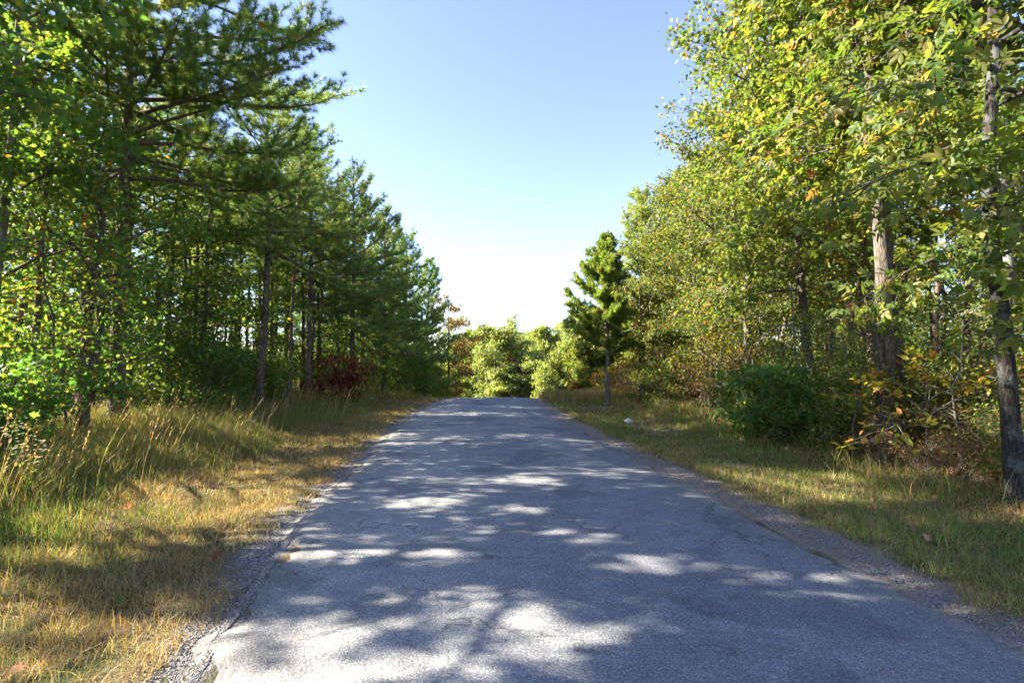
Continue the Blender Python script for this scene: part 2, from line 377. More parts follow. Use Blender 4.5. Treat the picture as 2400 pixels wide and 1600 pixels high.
# palettes (weight, base colour)
PAL = {
 'dark':   [(6, (.062, .135, .034)), (4, (.088, .165, .038)), (2, (.15, .19, .045)), (.15, (.30, .12, .03)), (.2, (.25, .18, .04))],
 'mid':    [(5, (.09, .165, .035)), (4, (.135, .195, .04)), (2, (.19, .205, .045)), (.3, (.30, .2, .05)), (.12, (.3, .11, .04))],
 'yellow': [(5, (.12, .155, .037)), (3, (.18, .2, .055)), (4.5, (.07, .115, .03)), (.8, (.29, .235, .08)), (.7, (.25, .15, .075)), (.15, (.26, .1, .05))],
 'olive':  [(5, (.085, .135, .032)), (4, (.135, .17, .04)), (2.5, (.19, .20, .055)), (.4, (.27, .19, .07)), (.2, (.24, .11, .05))],
 'gold':   [(4, (.32, .27, .04)), (3, (.22, .24, .04)), (1.5, (.4, .2, .04)), (1, (.14, .17, .03))],
 'bright': [(4, (.15, .195, .07)), (3, (.19, .215, .09)), (1.2, (.28, .25, .08)), (2, (.10, .145, .04))],
 'far':    [(4, (.20, .25, .11)), (3, (.245, .275, .13)), (2, (.155, .205, .09)), (.4, (.3, .25, .12))],  # distance haze put into the leaf colour: paler, greyer greens
 'rust':   [(4, (.2, .12, .055)), (3, (.24, .15, .075)), (3, (.15, .14, .05)), (1, (.22, .10, .06))],
 'crimson':[(4, (.16, .02, .03)), (3, (.09, .015, .03)), (1, (.26, .06, .03)), (2, (.07, .09, .03)), (1, (.2, .12, .04))],
 'red':    [(2, (.3, .08, .05)), (2, (.2, .07, .05)), (3, (.28, .18, .06)), (4, (.14, .15, .04))],
 'brown':  [(4.5, (.19, .11, .06)), (3, (.14, .085, .05)), (2, (.26, .16, .08)), (1, (.16, .15, .04))],
}

CARVE = []     # (point on the ground that the sun reaches, radius): branches are missing along that line
def keep(P, loc):
    if not CARVE: return np.ones(len(P), bool)
    W = P + np.asarray(loc)[None, :]; m = np.ones(len(P), bool)
    for (tx, ty, tz, rad) in CARVE:
        d = W - np.array([tx, ty, tz]); t = d @ sdir
        q = d - t[:, None] * sdir
        m &= ~((t > .8) & (np.linalg.norm(q, axis=1) < rad * (.55 + .85 * _rg.rand(len(W)))))
    return m

def broadleaf(seed, H, base, R, tr, pal, leaf='small', lsize=.1, nlimb=24, nsub=7, nleaf=14, lean=(0, 0), asym=(0, 0), bulge=.45,
              spread=.16, droop=0., layer=.6, stems=1, loc=None, wander=.03, fork=None, jit=.3, sparse=1.0, bare=0):
    """grows a skeleton of trunk, limbs and twigs and hangs single leaves on the twigs; returns (wood, foliage)"""
    rs = np.random.RandomState(seed); w = Geo(); L = Geo(); LP = []; LD = []
    top = np.array([lean[0] * H, lean[1] * H, H * .95])
    trunks = []
    for s in range(stems):
        n = 12; t = np.linspace(0, 1, n)
        off = np.array([0, 0, 0.]); end = top.copy()
        if stems > 1:
            a = s * 2 * math.pi / stems + rs.rand(); q = R * .5 * (.4 + rs.rand()); end = end + np.array([math.cos(a) * q, math.sin(a) * q, -H * .3 * rs.rand()]); off = np.array([math.cos(a), math.sin(a), 0]) * tr * 2
        pts = off + t[:, None] * end + np.cumsum(rs.randn(n, 3) * np.array([1, 1, 0]) * wander * H / n * 2.4, 0) * np.minimum(t * 3, 1)[:, None]
        pts[0, 2] = -.15
        rad = tr * (1 - t) ** .75 * .92 + tr * .05
        rad[0] *= 1.4; rad[1] *= 1.0
        # buttressed foot
        pp = np.insert(pts, 1, pts[0] + (pts[1] - pts[0]) * .22 , 0); rr = np.insert(rad, 1, tr * 1.12)
        tube(w, pp, rr, 9 if tr > .06 else 6)
        trunks.append((pts, rad))
    lobes = [(rs.rand() * 6.28, rs.rand(), .7 + rs.rand() * .7) for _ in range(5)]
    for i in range(nlimb):
        pts, rad = trunks[i % stems]
        f = (i + rs.rand() * .8) / nlimb
        zt = base / H + (1 - base / H) * f * .98
        j = min(zt * (len(pts) - 1), len(pts) - 1.01); k = int(j); o = pts[k] * (1 - (j - k)) + pts[k + 1] * (j - k)
        br = np.interp(zt, np.linspace(0, 1, len(rad)), rad)
        az = i * 2.39996 + rs.randn() * .5
        d2 = np.array([math.cos(az), math.sin(az)])
        shape = math.sin(math.pi * min(1, max(.12, (f + .28 * (1 - bulge)) / (1.0 + .28)))) ** .7
        boost = 1.0
        for (la, lf, lg) in lobes:
            boost += (lg - 1) * math.exp(-((math.cos(az - la) - 1) ** 2) * 2 - ((f - lf) * 4) ** 2)
        ln = R * max(.2, shape) * (1 + asym[0] * d2[0] + asym[1] * d2[1]) * (.7 + .5 * rs.rand()) * boost
        el = R_(8 + 48 * f + rs.randn() * 9)
        m = 7; u = np.linspace(0, 1, m)
        dirs = np.stack([d2[0] * np.cos(el - u * (.35 + droop)), d2[1] * np.cos(el - u * (.35 + droop)), np.sin(el - u * (.35 + droop))], 1) + np.cumsum(rs.randn(m, 3) * .09, 0)
        bp = o + np.concatenate([[np.zeros(3)], np.cumsum(unit(dirs[1:]) * ln / (m - 1), 0)])
        r0 = min(br * .55, .010 + ln * .010)
        tube(w, bp, r0 * (1 - u) ** .8 + .004, 5)
        nb = max(3, int(nsub * (.6 + ln / R * .5)))
        for b in range(nb):
            ub = .25 + .75 * (b + rs.rand()) / nb
            q = min(ub * (m - 1), m - 1.01); kk = int(q); so = bp[kk] * (1 - q + kk) + bp[kk + 1] * (q - kk)
            bd = unit(bp[kk + 1] - bp[kk])
            sd = unit(bd * .7 + np.cross(bd, [0, 0, 1]) * (1 if b % 2 else -1) * (.5 + .6 * rs.rand()) + np.array([0, 0, 1]) * (rs.randn() * .3 + .08 - droop * .3))
            sl = max(.25, ln * (.36 * (1.25 - ub) + .1)) * (.7 + .6 * rs.rand())
            um = np.linspace(0, 1, 4)
            sp = so + um[:, None] * sd * sl + np.cumsum(rs.randn(4, 3) * .05 * sl, 0) * um[:, None] - np.array([0, 0, 1]) * (um ** 2)[:, None] * sl * .15
            tube(w, sp, (.0055 + r0 * .18) * (1 - um * .75), 3)
            if rs.rand() < bare: continue
            nl = int(nleaf * sparse * (.5 + sl * .9 / max(.4, .36 * R)) * (.6 + .8 * rs.rand()))
            ul = .1 + .95 * rs.rand(nl) ** .7
            bx = np.stack([np.interp(ul, um, sp[:, c]) for c in range(3)], 1)
            LP.append(bx + rs.randn(nl, 3) * spread * np.array([1, 1, .6])); LD.append(np.tile(sd, (nl, 1)) * .8 + rs.randn(nl, 3) * .75)
    if LP:
        P = np.concatenate(LP); D = np.concatenate(LD); D[:, 2] -= .25
        n = len(P)
        if loc is not None:
            m_ = keep(P, loc); P = P[m_]; D = D[m_]; n = len(P)
        Nn = np.array([0, 0, 1.0]) * layer + rs.randn(n, 3) * .55
        S = lsize * (.65 + .7 * rs.rand(n))
        put_leaves(L, leaf, P, D, Nn, S, pick(rs, PAL[pal], n, jit))
    return w, L

def pine(seed, H, base, R, tr, pal='pine', dens=1.0, needles=22, nw=.007, nlen=.16, lean=(0, 0), asym=(0, 0), loc=None, lowdroop=.35, dead=5, top=.75, gapw=.42, extra=()):
    """straight trunk, whorls of boughs that sweep out and turn up, bottle-brush tufts of needles, cones"""
    rs = np.random.RandomState(seed); w = Geo(); L = Geo(); Pt = []; Dt = []
    n = 14; t = np.linspace(0, 1, n)
    pts = t[:, None] * np.array([lean[0] * H, lean[1] * H, H]) + np.cumsum(rs.randn(n, 3) * np.array([1, 1, 0]) * .028, 0); pts[0, 2] = -.15
    rad = tr * (1 - t * .9); rad[0] *= 1.3
    tube(w, pts, rad, 9)
    boughs = []
    z = base
    while z < H * .97:
        f = (z - base) / (H - base)
        a0 = rs.rand() * 6.28; k = 3 + int(rs.rand() * 2.4)
        for i in range(k):
            boughs.append((z + rs.randn() * .07, a0 + i * 6.283 / k + rs.randn() * .25, R * ((1 - f) ** top * .92 + .10) * (.6 + .55 * rs.rand()) * (1 if f > .12 else .75 + .4 * rs.rand()), f))
        z += gapw * (1.15 - .5 * f) * (.8 + .4 * rs.rand())
    for (z, az, ln) in extra: boughs.append((z, az, ln, .12))
    for i in range(dead):
        boughs.append((base * (.5 + .5 * rs.rand()), rs.rand() * 6.28, R * .45 * (.4 + rs.rand() * .6), -1))
    for (z, az, ln, f) in boughs:
        d2 = np.array([math.cos(az), math.sin(az)]); 
        if f >= 0 and ln < 90 : ln = ln * (1 + asym[0] * d2[0] + asym[1] * d2[1])
        o = np.array([np.interp(z, pts[:, 2], pts[:, c]) for c in range(3)]); o[2] = z
        m = 8; u = np.linspace(0, 1, m)
        e0 = R_(5 + 48 * max(f, 0)) + rs.randn() * .12
        el = e0 - lowdroop * (1 - max(f, 0)) * np.sin(u * 2.6) + .35 * u ** 3
        dirs = np.stack([d2[0] * np.cos(el), d2[1] * np.cos(el), np.sin(el)], 1) + np.cumsum(rs.randn(m, 3) * .055, 0)
        bp = o + np.concatenate([[np.zeros(3)], np.cumsum(unit(dirs[1:]) * ln / (m - 1), 0)])
        r0 = min(tr * .5, .012 + .011 * ln) * (.6 if f < 0 else 1)
        tube(w, bp, r0 * (1 - u * .85), 5)
        nb = max(4, int(ln * 4.2 * dens ** .5))
        for b in range(nb):
            ub = .22 + .78 * (b + rs.rand()) / nb
            q = min(ub * (m - 1), m - 1.01); kk = int(q); so = bp[kk] * (1 - q + kk) + bp[kk + 1] * (q - kk)
            bd = unit(bp[kk + 1] - bp[kk]); sgn = 1 if b % 2 else -1
            sd = unit(bd * .75 + np.cross(bd, [0, 0, 1]) * sgn * (.35 + .7 * rs.rand()) + np.array([0, 0, 1]) * (.12 + rs.randn() * .3))
            sl = (ln * .30 * (1.2 - ub) + .16) * (.6 + .8 * rs.rand())
            um = np.linspace(0, 1, 4)
            sp = so + um[:, None] * sd * sl + np.array([0, 0, 1]) * (um ** 2)[:, None] * sl * .22 + rs.randn(4, 3) * .03 * um[:, None]
            tube(w, sp, (.009 if f >= 0 else .006) * (1 - um * .6), 3)
            if f < 0: continue
            nt_ = max(2, int((sl / .095) * dens))
            ut = .3 + .75 * (np.arange(nt_) + rs.rand(nt_)) / nt_
            Pt.append(so + (np.stack([np.interp(ut, um, sp[:, c]) for c in range(3)], 1) - so)); Dt.append(np.tile(sp[3] - sp[2], (nt_, 1)))
        if f >= 0:
            nt_ = max(3, int(ln * .5 / .1 * dens)); ut = .5 + .5 * rs.rand(nt_)
            Pt.append(np.stack([np.interp(ut, u, bp[:, c]) for c in range(3)], 1)); Dt.append(np.tile(bp[-1] - bp[-2], (nt_, 1)))
    P = np.concatenate(Pt); D = unit(np.concatenate(Dt) + np.array([0, 0, .1])) ; n = len(P)
    P = P + rs.randn(n, 3) * .025
    if loc is not None:
        m_ = keep(P, loc); P = P[m_]; D = D[m_]; n = len(P)
    PP = {'pine': [(5, (.105, .20, .06)), (4, (.15, .245, .065)), (2.5, (.23, .285, .08)), (.3, (.28, .16, .06))],
          'pale': [(4, (.18, .25, .09)), (4, (.22, .29, .10)), (2, (.28, .31, .12)), (.3, (.3, .2, .08))],
          'rust': [(4, (.22, .12, .06)), (3, (.16, .10, .05)), (2, (.11, .12, .04))]}[pal]
    K = pick(rs, PP, n, .25)
    a = np.repeat(np.arange(n), needles); q = len(a)
    ax = D[a]; pr = unit(np.cross(ax, rs.randn(q, 3)))
    an = R_(12) + R_(66) * rs.rand(q) ** .8
    nd = ax * np.cos(an)[:, None] + pr * np.sin(an)[:, None]; nd[:, 2] -= .06
    b = P[a] - ax * (rs.rand(q, 1) * .05)
    ln = nlen * (.7 + .5 * rs.rand(q)); sd = unit(np.cross(nd, rs.randn(q, 3))) * nw * .5
    V = np.stack([b - sd, b + sd, b + nd * ln[:, None]], 1).reshape(-1, 3)
    L.add(V, np.arange(q * 3).reshape(-1, 3), np.repeat(K[a], 3, 0))
    # cones
    nc = int(n * .018); ic = rs.choice(n, nc)
    oc = np.array([(1, 0, 0), (-1, 0, 0), (0, 1, 0), (0, -1, 0), (0, 0, 1.5), (0, 0, -1.2)], float) * .028
    fo = np.array([(0, 2, 4), (2, 1, 4), (1, 3, 4), (3, 0, 4), (2, 0, 5), (1, 2, 5), (3, 1, 5), (0, 3, 5)])
    cv = (P[ic] - D[ic] * .1)[:, None, :] + oc[None] * (.8 + .5 * rs.rand(nc, 1, 1))
    w.add(cv.reshape(-1, 3), (fo[None] + (np.arange(nc) * 6)[:, None, None]).reshape(-1, 3))
    return w, L

def cedar(seed, H, base, R, tr, lean):
    rs = np.random.RandomState(seed); w = Geo(); L = Geo()
    n = 12; t = np.linspace(0, 1, n)
    pts = np.stack([lean[0] * np.sin(t * 2.4) * H, lean[1] * t * H, t * H], 1) + np.cumsum(rs.randn(n, 3) * np.array([1, 1, 0]) * .02, 0); pts[0, 2] = -.15
    rad = tr * (1 - t * .92); rad[0] *= 1.25; tube(w, pts, rad, 10)
    Pt = []; Dt = []
    for i in range(96):
        f = ((i + rs.rand()) / 96) ** .9; z = base + (H - base) * f * .98; az = i * 2.4 + rs.randn() * .4
        d2 = np.array([math.cos(az), math.sin(az)])
        shp = min(1, .5 + f * 2.2) * (1 - f) ** .8 + .05
        ln = R * shp * (.62 + .5 * rs.rand()) * (1 - .3 * d2[0])
        o = np.array([np.interp(z, pts[:, 2], pts[:, c]) for c in range(3)]); o[2] = z
        m = 6; u = np.linspace(0, 1, m); el = R_(4 + 24 * f) + .5 * u
        dirs = np.stack([d2[0] * np.cos(el), d2[1] * np.cos(el), np.sin(el)], 1) + np.cumsum(rs.randn(m, 3) * .07, 0)
        bp = o + np.concatenate([[np.zeros(3)], np.cumsum(unit(dirs[1:]) * ln / (m - 1), 0)])
        tube(w, bp, (.008 + .01 * ln) * (1 - u * .8), 4)
        for b in range(int(6 + ln * 11)):
            ub = .2 + .8 * rs.rand(); so = np.array([np.interp(ub, u, bp[:, c]) for c in range(3)])
            bd = unit(bp[-1] - bp[0]); sd = unit(bd * .6 + rs.randn(3) * .5 + np.array([0, 0, .55])); sl = .16 + .3 * rs.rand() * (1.2 - ub)
            k = 15; uk = rs.rand(k); Pt.append(so + uk[:, None] * sd * sl + rs.randn(k, 3) * .03); Dt.append(np.tile(sd, (k, 1)))
    P = np.concatenate(Pt); D = unit(np.concatenate(Dt)); n = len(P)
    K = pick(rs, [(4, (.165, .235, .05)), (3, (.23, .30, .06)), (3, (.09, .15, .045)), (.5, (.28, .2, .08))], n, .25)
    a = np.repeat(np.arange(n), 7); q = len(a); nd = unit(D[a] + rs.randn(q, 3) * .42); ln = .09 + .08 * rs.rand(q)
    sd = unit(np.cross(nd, rs.randn(q, 3))) * .008; b = P[a]
    V = np.stack([b, b + nd * ln[:, None] * .5 - sd, b + nd * ln[:, None], b + nd * ln[:, None] * .5 + sd], 1).reshape(-1, 3)
    L.add(V, np.arange(q * 4).reshape(-1, 4), np.repeat(K[a], 4, 0))
    return w, L

def plant_tree(name, wl, bark, leafmat, x, y, label, cat, group=None, rz=0, sc=1, z=None, trunk='trunk', crown='crown'):
    w, L = wl
    e = empty(name, (x, y, float(height(x, y)) if z is None else z), rz, sc)
    w.build(trunk, M[bark], e, True)
    if L.n: L.build(crown, M[leafmat], e)
    tag(e, label, cat, group)
    return e
def hz(x, y): return float(height(x, y))

# ------------------------------------------------------------------ ground the sun reaches through the gaps of the left wood
CARVE += [(-.9, 3.0, 0, .42), (-.3, 3.2, 0, .38), (-1.4, 2.7, 0, .4), (.2, 3.0, 0, .3), (.72, 4.7, 0, .25), (1.15, 4.1, 0, .28), (2.1, 3.75, 0, .26), (2.5, 3.85, 0, .2),
          (-2.5, 2.9, 0, .7), (-3.4, 3.0, 0, .6), (-2.7, 6.9, 0, .35), (-3.4, 6.9, 0, .4), (-5.4, 6.6, .5, .9), (-4.2, 6.4, .4, .7), (-6.5, 7.0, .5, .8), (-5.0, 8.2, .5, .5),
          (1.9, 2.3, 0, .3), (.2, 5.6, 0, .2), (-1.0, 5.9, 0, .3), (.3, 7.0, 0, .25), (-1.2, 8.3, 0, .3), (.8, 9.0, 0, .3), (-2.0, 10.5, 0, .35), (0, 11.5, 0, .3)]

CARVE += [(-4.4, 5.6, .3, .9), (-3.2, 8.6, .2, .6), (-3.4, 11.5, .2, .5), (-4.6, 10.5, .4, .6), (-1.6, 4.4, 0, .25)]
# ------------------------------------------------------------------ LEFT side: front row, every tree grown on its own
def U(kind, name, x, y, label, cat, group=None, bark='bark_pine', mat='needle', **kw):
    f = {'pine': pine, 'leaf': broadleaf}[kind]
    return plant_tree(name, f(loc=(x, y, hz(x, y)), **kw), bark, mat, x, y, label, cat, group)
GL = 'pines along the left edge of the road'
U('pine', 'pine_tree', -8.6, 11.2, 'tall pine with long cone-hung boughs reaching over the left verge', 'pine tree', GL, seed=11, H=12.5, base=5.6, R=3.3, tr=.17, dens=1.7, needles=26, nlen=.17, nw=.009, asym=(.12, -.1), lean=(.012, 0), dead=8,
  extra=((6.3, .1, 3.8), (6.9, -.35, 3.8), (7.3, .25, 4.3), (7.9, -.1, 4.4), (8.3, .5, 3.9), (8.9, .05, 4.0), (9.5, -.5, 3.6), (10.2, .3, 3.4), (7.0, -.9, 3.2), (8.1, -1.1, 3.0)))
U('pine', 'pine_tree', -7.85, 16.0, 'straight bluish-barked pine rising clear from the tall grass with a high crown', 'pine tree', GL, seed=12, H=10.2, base=5.2, R=3.0, tr=.145, dens=1.5, nlen=.17, nw=.009, lean=(.02, 0), asym=(.15, 0))
U('pine', 'pine_tree', -7.6, 17.4, 'slender pale-stemmed pine just right of the bluish-barked pine', 'pine tree', GL, seed=13, H=9.4, base=5.3, R=2.0, tr=.07, dens=1.3, lean=(.015, 0))
U('pine', 'pine_tree', -7.7, 19.4, 'sunlit-topped pine forming the second step of the left treeline', 'pine tree', GL, seed=14, H=10.6, base=3.8, R=2.9, tr=.125, dens=1.5, nw=.01, asym=(.2, 0))
U('pine', 'pine_tree', -7.0, 22.6, 'pointed pine forming the third step of the left treeline', 'pine tree', GL, seed=15, H=10.6, base=2.9, R=2.8, tr=.13, dens=1.4, nw=.011, asym=(.2, 0))
U('pine', 'pine_tree', -6.6, 26.6, 'bushy pine forming the fourth step of the left treeline', 'pine tree', GL, seed=16, H=10.0, base=2.4, R=2.6, tr=.13, dens=1.4, nw=.012, asym=(.2, 0))
U('pine', 'pine_tree', -6.3, 30.6, 'dense dark pine near the crest with boughs nearly down to the grass', 'pine tree', GL, seed=17, H=10.2, base=1.8, R=2.6, tr=.13, dens=1.4, nw=.014, nlen=.18, asym=(.2, 0))
U('pine', 'pine_tree', -6.0, 35.5, 'dark pine beyond the crest, left of the rusty tree', 'pine tree', GL, seed=18, H=10.2, base=2.2, R=2.5, tr=.13, dens=1.3, nw=.016, nlen=.2)
U('pine', 'pine_tree', -10.6, 12.8, 'stout dark pine trunk behind the oak thicket on the left', 'pine tree', GL, seed=19, H=10.5, base=5.5, R=2.8, tr=.2, dens=.7, nw=.009)
U('pine', 'pine_tree', -9.6, 10.3, 'thin leaning pine left of the tall cone-hung pine', 'pine tree', GL, seed=20, H=11.5, base=7, R=2.0, tr=.075, dens=.8, lean=(.03, 0), dead=8)
U('pine', 'pine_tree', -8.9, 14.6, 'short-crowned pine with a bare slanting stem left of the bluish-barked pine', 'pine tree', GL, seed=21, H=8.2, base=4.6, R=1.9, tr=.09, dens=.9, lean=(.05, 0))
GO = 'broadleaf trees along the left verge'
U('leaf', 'oak_tree', -6.3, 4.3, 'oak whose dark lobed leaves hang into the top left corner', 'oak tree', GO, bark='bark_oak', mat='leaf', seed=31, H=8.5, base=3.5, R=2.6, tr=.13, pal='dark', leaf='lobed', lsize=.13, nlimb=26, nsub=9, nleaf=22, asym=(.1, 0), droop=.25)
U('leaf', 'oak_tree', -8.75, 8.5, 'tall pale-stemmed oak at the left edge of the photo', 'oak tree', GO, bark='bark_pale', mat='leaf', seed=32, H=11.5, base=5.6, R=2.2, tr=.095, pal='mid', leaf='lobed', lsize=.13, nlimb=24, nsub=8, nleaf=20, lean=(.004, .01), wander=.012)
for i, (x, y, H, R, pal, lab) in enumerate([
    (-8.2, 9.9, 6.0, 1.7, 'dark', 'slim dark oak screening the lower trunk of the tall cone-hung pine'),
    (-9.2, 7.3, 6.2, 2.1, 'dark', 'dark oak pressing in at the left edge before the pale-stemmed oak'),
    (-9.9, 9.3, 7.6, 2.5, 'dark', 'dark leafy oak filling the left edge below the tall pine'),
    (-9.5, 12.6, 7.4, 2.5, 'mid', 'sun-flecked oak thicket beneath the cone-hung pine boughs'),
    (-9.4, 15.2, 6.2, 2.1, 'dark', 'low dark oak left of the bluish-barked pine'),
    (-11.6, 11.0, 8.8, 2.8, 'mid', 'yellow-green oak glowing against the sun behind the left edge'),
    (-9.3, 18.6, 5.6, 1.9, 'mid', 'small green oak behind the slender pale-stemmed pine'),
    (-8.6, 22.0, 5.2, 1.9, 'dark', 'dark oak above the crimson sumac shrub'),
    (-7.9, 26.5, 5.4, 2.0, 'mid', 'yellowing oak between the third and fourth treeline pines'),
    (-7.3, 32.0, 5.0, 2.0, 'dark', 'dark green oak under the dense pine near the crest')]):
    U('leaf', 'oak_tree', x, y, lab, 'oak tree', GO, bark='bark_oak', mat='leaf', seed=40 + i, H=H, base=.9 if i != 5 else 2, R=R, tr=.07 + .004 * H, pal=pal, leaf='lobed' if i < 6 else 'small', lsize=.105 if i < 6 else .10, nlimb=28, nsub=8, nleaf=20, wander=.05, bulge=.3)
U('leaf', 'maple_tree', -5.0, 39.5, 'rusty brown-red tree at the end of the left treeline', 'tree', bark='bark_oak', mat='leaf', seed=52, H=8.2, base=.8, R=2.2, tr=.12, pal='rust', lsize=.16, nlimb=34, nsub=9, nleaf=24)
U('leaf', 'oak_tree', -5.2, 47.0, 'dark green tree past the rusty one where the road drops away', 'oak tree', GO, bark='bark_oak', mat='leaf', seed=53, H=8.4, base=.8, R=2.3, tr=.13, pal='mid', lsize=.18, nlimb=32, nsub=9, nleaf=22)

for i, (x, y, H, R) in enumerate([(-8.9, 5.2, 11, 2.7), (-8.4, .8, 12, 3.0), (-11.9, 5.6, 12, 2.8), (-11.6, 1.2, 12.5, 3.0), (-8.5, -2.6, 12, 3.0), (-11.8, -1.6, 12.5, 3.0), (-8.6, -6, 12, 3)]):
    U('leaf', 'oak_tree', x, y, 'oak beside the left verge, out of the frame, that shades the road', 'oak tree', 'shading oaks outside the left edge', bark='bark_oak', mat='leaf', seed=90 + i, H=H, base=3.2, R=R, tr=.085, pal='dark', leaf='small', lsize=.16, nlimb=36, nsub=9, nleaf=36, bulge=.5)

# ------------------------------------------------------------------ RIGHT side: front row
GH = 'hickories along the right verge'; GR = 'broadleaf trees along the right verge'
U('leaf', 'hickory_tree', 5.85, 6.0, 'nearest right-hand hickory with a flared lichen-grey trunk at the photo edge', 'hickory tree', GH, bark='bark_lichen_shaded', mat='leaf', seed=61, H=12, base=2.9, R=2.3, tr=.1, pal='olive', leaf='hickory', lsize=.19, nlimb=34, nsub=9, nleaf=14, asym=(-.1, .1), droop=.35, spread=.2, layer=.7, lean=(-.032, .01), jit=.3)
U('leaf', 'hickory_tree', 6.6, 9.0, 'stout hickory whose trunk leans towards the road on the right', 'hickory tree', GH, bark='bark_oak', mat='leaf', seed=62, H=12.0, base=4.5, R=2.1, tr=.17, pal='yellow', leaf='hickory', lsize=.21, nlimb=38, nsub=10, nleaf=20, asym=(-.1, 0), droop=.15, spread=.2, layer=.7, lean=(-.055, -.01), bulge=.3)
U('leaf', 'hickory_tree', 8.1, 10.6, 'dark straight-trunked hickory just right of the leaning one', 'hickory tree', GH, bark='bark_oak', mat='leaf', seed=63, H=12.0, base=5, R=2.9, tr=.16, pal='olive', leaf='hickory', lsize=.22, nlimb=32, nsub=9, nleaf=13, lean=(-.04, 0))
U('leaf', 'hickory_tree', 7.45, 8.0, 'thin pale sunlit trunk left of the nearest right-hand hickory', 'hickory tree', GH, bark='bark_pale', mat='leaf', seed=64, H=11.0, base=6, R=1.8, tr=.1, pal='yellow', leaf='hickory', lsize=.22, nlimb=24, nsub=8, nleaf=12, lean=(-.01, 0))
U('leaf', 'hickory_tree', 5.72, 5.35, 'young dark-leaved hickory in front of the nearest hickory trunk', 'hickory tree', GH, bark='bark_oak', mat='leaf', seed=65, H=4.2, base=1.7, R=.85, tr=.022, pal='olive', leaf='hickory', lsize=.22, nlimb=13, nsub=5, nleaf=8, layer=1.2, spread=.12, droop=.1)
for i, (x, y, H, R, base, tr, pal, lab) in enumerate([
    (6.8, 11.6, 10.6, 2.2, 3.0, .12, 'olive', 'tall dark-sided oak bulging over the right verge'),
    (6.5, 14.4, 9.6, 2.1, 2.0, .12, 'yellow', 'yellow-green oak with a pale trunk beside the dark-green bush'),
    (6.6, 17.6, 8.3, 2.1, 1.4, .1, 'yellow', 'yellow-green oak right of the pale soft-needled pine'),
    (7.4, 18.6, 9.6, 2.6, 2.6, .11, 'olive', 'slim oak standing behind the yellow-green oaks on the right'),
    (8.2, 13.4, 11, 2.8, 4, .12, 'yellow', 'bright-crowned oak behind the dark-sided oak'),
    (6.4, 25.2, 7.6, 1.8, 1.2, .08, 'olive', 'small green oak whose crown shows above the red cedar')]):
    U('leaf', 'oak_tree', x, y, lab, 'oak tree', GR, bark='bark_pale' if i == 1 else 'bark_oak', mat='leaf', seed=70 + i, H=H, base=base, R=R, tr=tr, pal=pal, leaf='lobed' if i == 0 else 'simple', lsize=.105, nlimb=38, nsub=10, nleaf=34, asym=(-.12, 0), wander=.05, bulge=.4)
U('leaf', 'maple_tree', 5.6, 21.8, 'reddening maple close behind the cedar', 'maple tree', bark='bark_oak', mat='leaf', seed=77, H=4.4, base=1.0, R=1.5, tr=.06, pal='red', leaf='small', lsize=.11, nlimb=26, nsub=8, nleaf=16)
U('pine', 'pine_tree', 5.5, 21.6, 'pale soft-needled pine showing above the right treeline', 'pine tree', seed=81, H=9.0, base=2.4, R=1.9, tr=.09, pal='pale', dens=2.2, nlen=.2, nw=.009, needles=26)
ced = plant_tree('cedar_tree', cedar(85, 6.8, 2.0, 2.0, .105, (.012, .03)), 'bark_cedar', 'needle', 3.82, 20.4, 'red cedar with a bare slanting trunk standing alone on the right verge', 'cedar tree')

# yellow notice on the cedar trunk
def box(g, c, s, col, rz=0):
    V = np.array([(x, y, z) for x in (-.5, .5) for y in (-.5, .5) for z in (-.5, .5)]) * s
    ca, sa = math.cos(rz), math.sin(rz); V = np.stack([V[:, 0] * ca - V[:, 1] * sa, V[:, 0] * sa + V[:, 1] * ca, V[:, 2]], 1) + c
    g.add(V, [(0, 1, 3, 2), (4, 6, 7, 5), (0, 4, 5, 1), (2, 3, 7, 6), (0, 2, 6, 4), (1, 5, 7, 3)], col)
sg = empty('notice_sign', (3.84, 20.24, hz(3.82, 20.4) + 1.46), R_(8))
g = Geo(); box(g, (0, 0, 0), (.13, .006, .21), (.82, .58, .02)); g.build('panel', M['sign'], sg)
g = Geo()
for z_, w_ in ((.062, .085), (.035, .07), (.0, .09), (-.03, .075), (-.065, .06)): box(g, (0, -.0045, z_), (w_, .004, .011), (.05, .045, .03))
g.build('lettering', M['sign'], sg)
tag(sg, 'small yellow notice nailed to the cedar trunk', 'sign')

# ------------------------------------------------------------------ prototypes for the rest of the woods
class Proto:
    def __init__(s, name, wl, bark, mat, cat):
        s.root = plant_tree(name, wl, bark, mat, 0, 0, 'x', cat); s.used = False
    def place(s, x, y, label, group, rz=0, sc=1.0, sz=None, dz=0):
        z = hz(x, y) + dz
        if not s.used:
            s.used = True; r = s.root; r.location = (x, y, z); r.rotation_euler = (0, 0, rz); r.scale = (sc, sc, sz or sc)
            r['label'] = label
            if group: r['group'] = group
            return r
        return dup(s.root, (x, y, z), rz, sc, label, group, sz)
rnd = random.Random(5)
PT = [Proto('pine_tree', pine(106 + i, H=8.8 + i * .7, base=6.2, R=1.25, tr=.055 + .012 * i, dens=.6, needles=16, nw=.015, nlen=.18, dead=14, lean=(.02 * (i - 1), 0)), 'bark_pine', 'needle', 'pine tree') for i in range(3)]
PP = [Proto('pine_tree', pine(100 + i, H=9.6 + i * .35, base=5.3 - .4 * i, R=1.8, tr=.12 - .012 * i, dens=.8, needles=16, nw=.016, nlen=.19, dead=9), 'bark_pine', 'needle', 'pine tree') for i in range(4)]
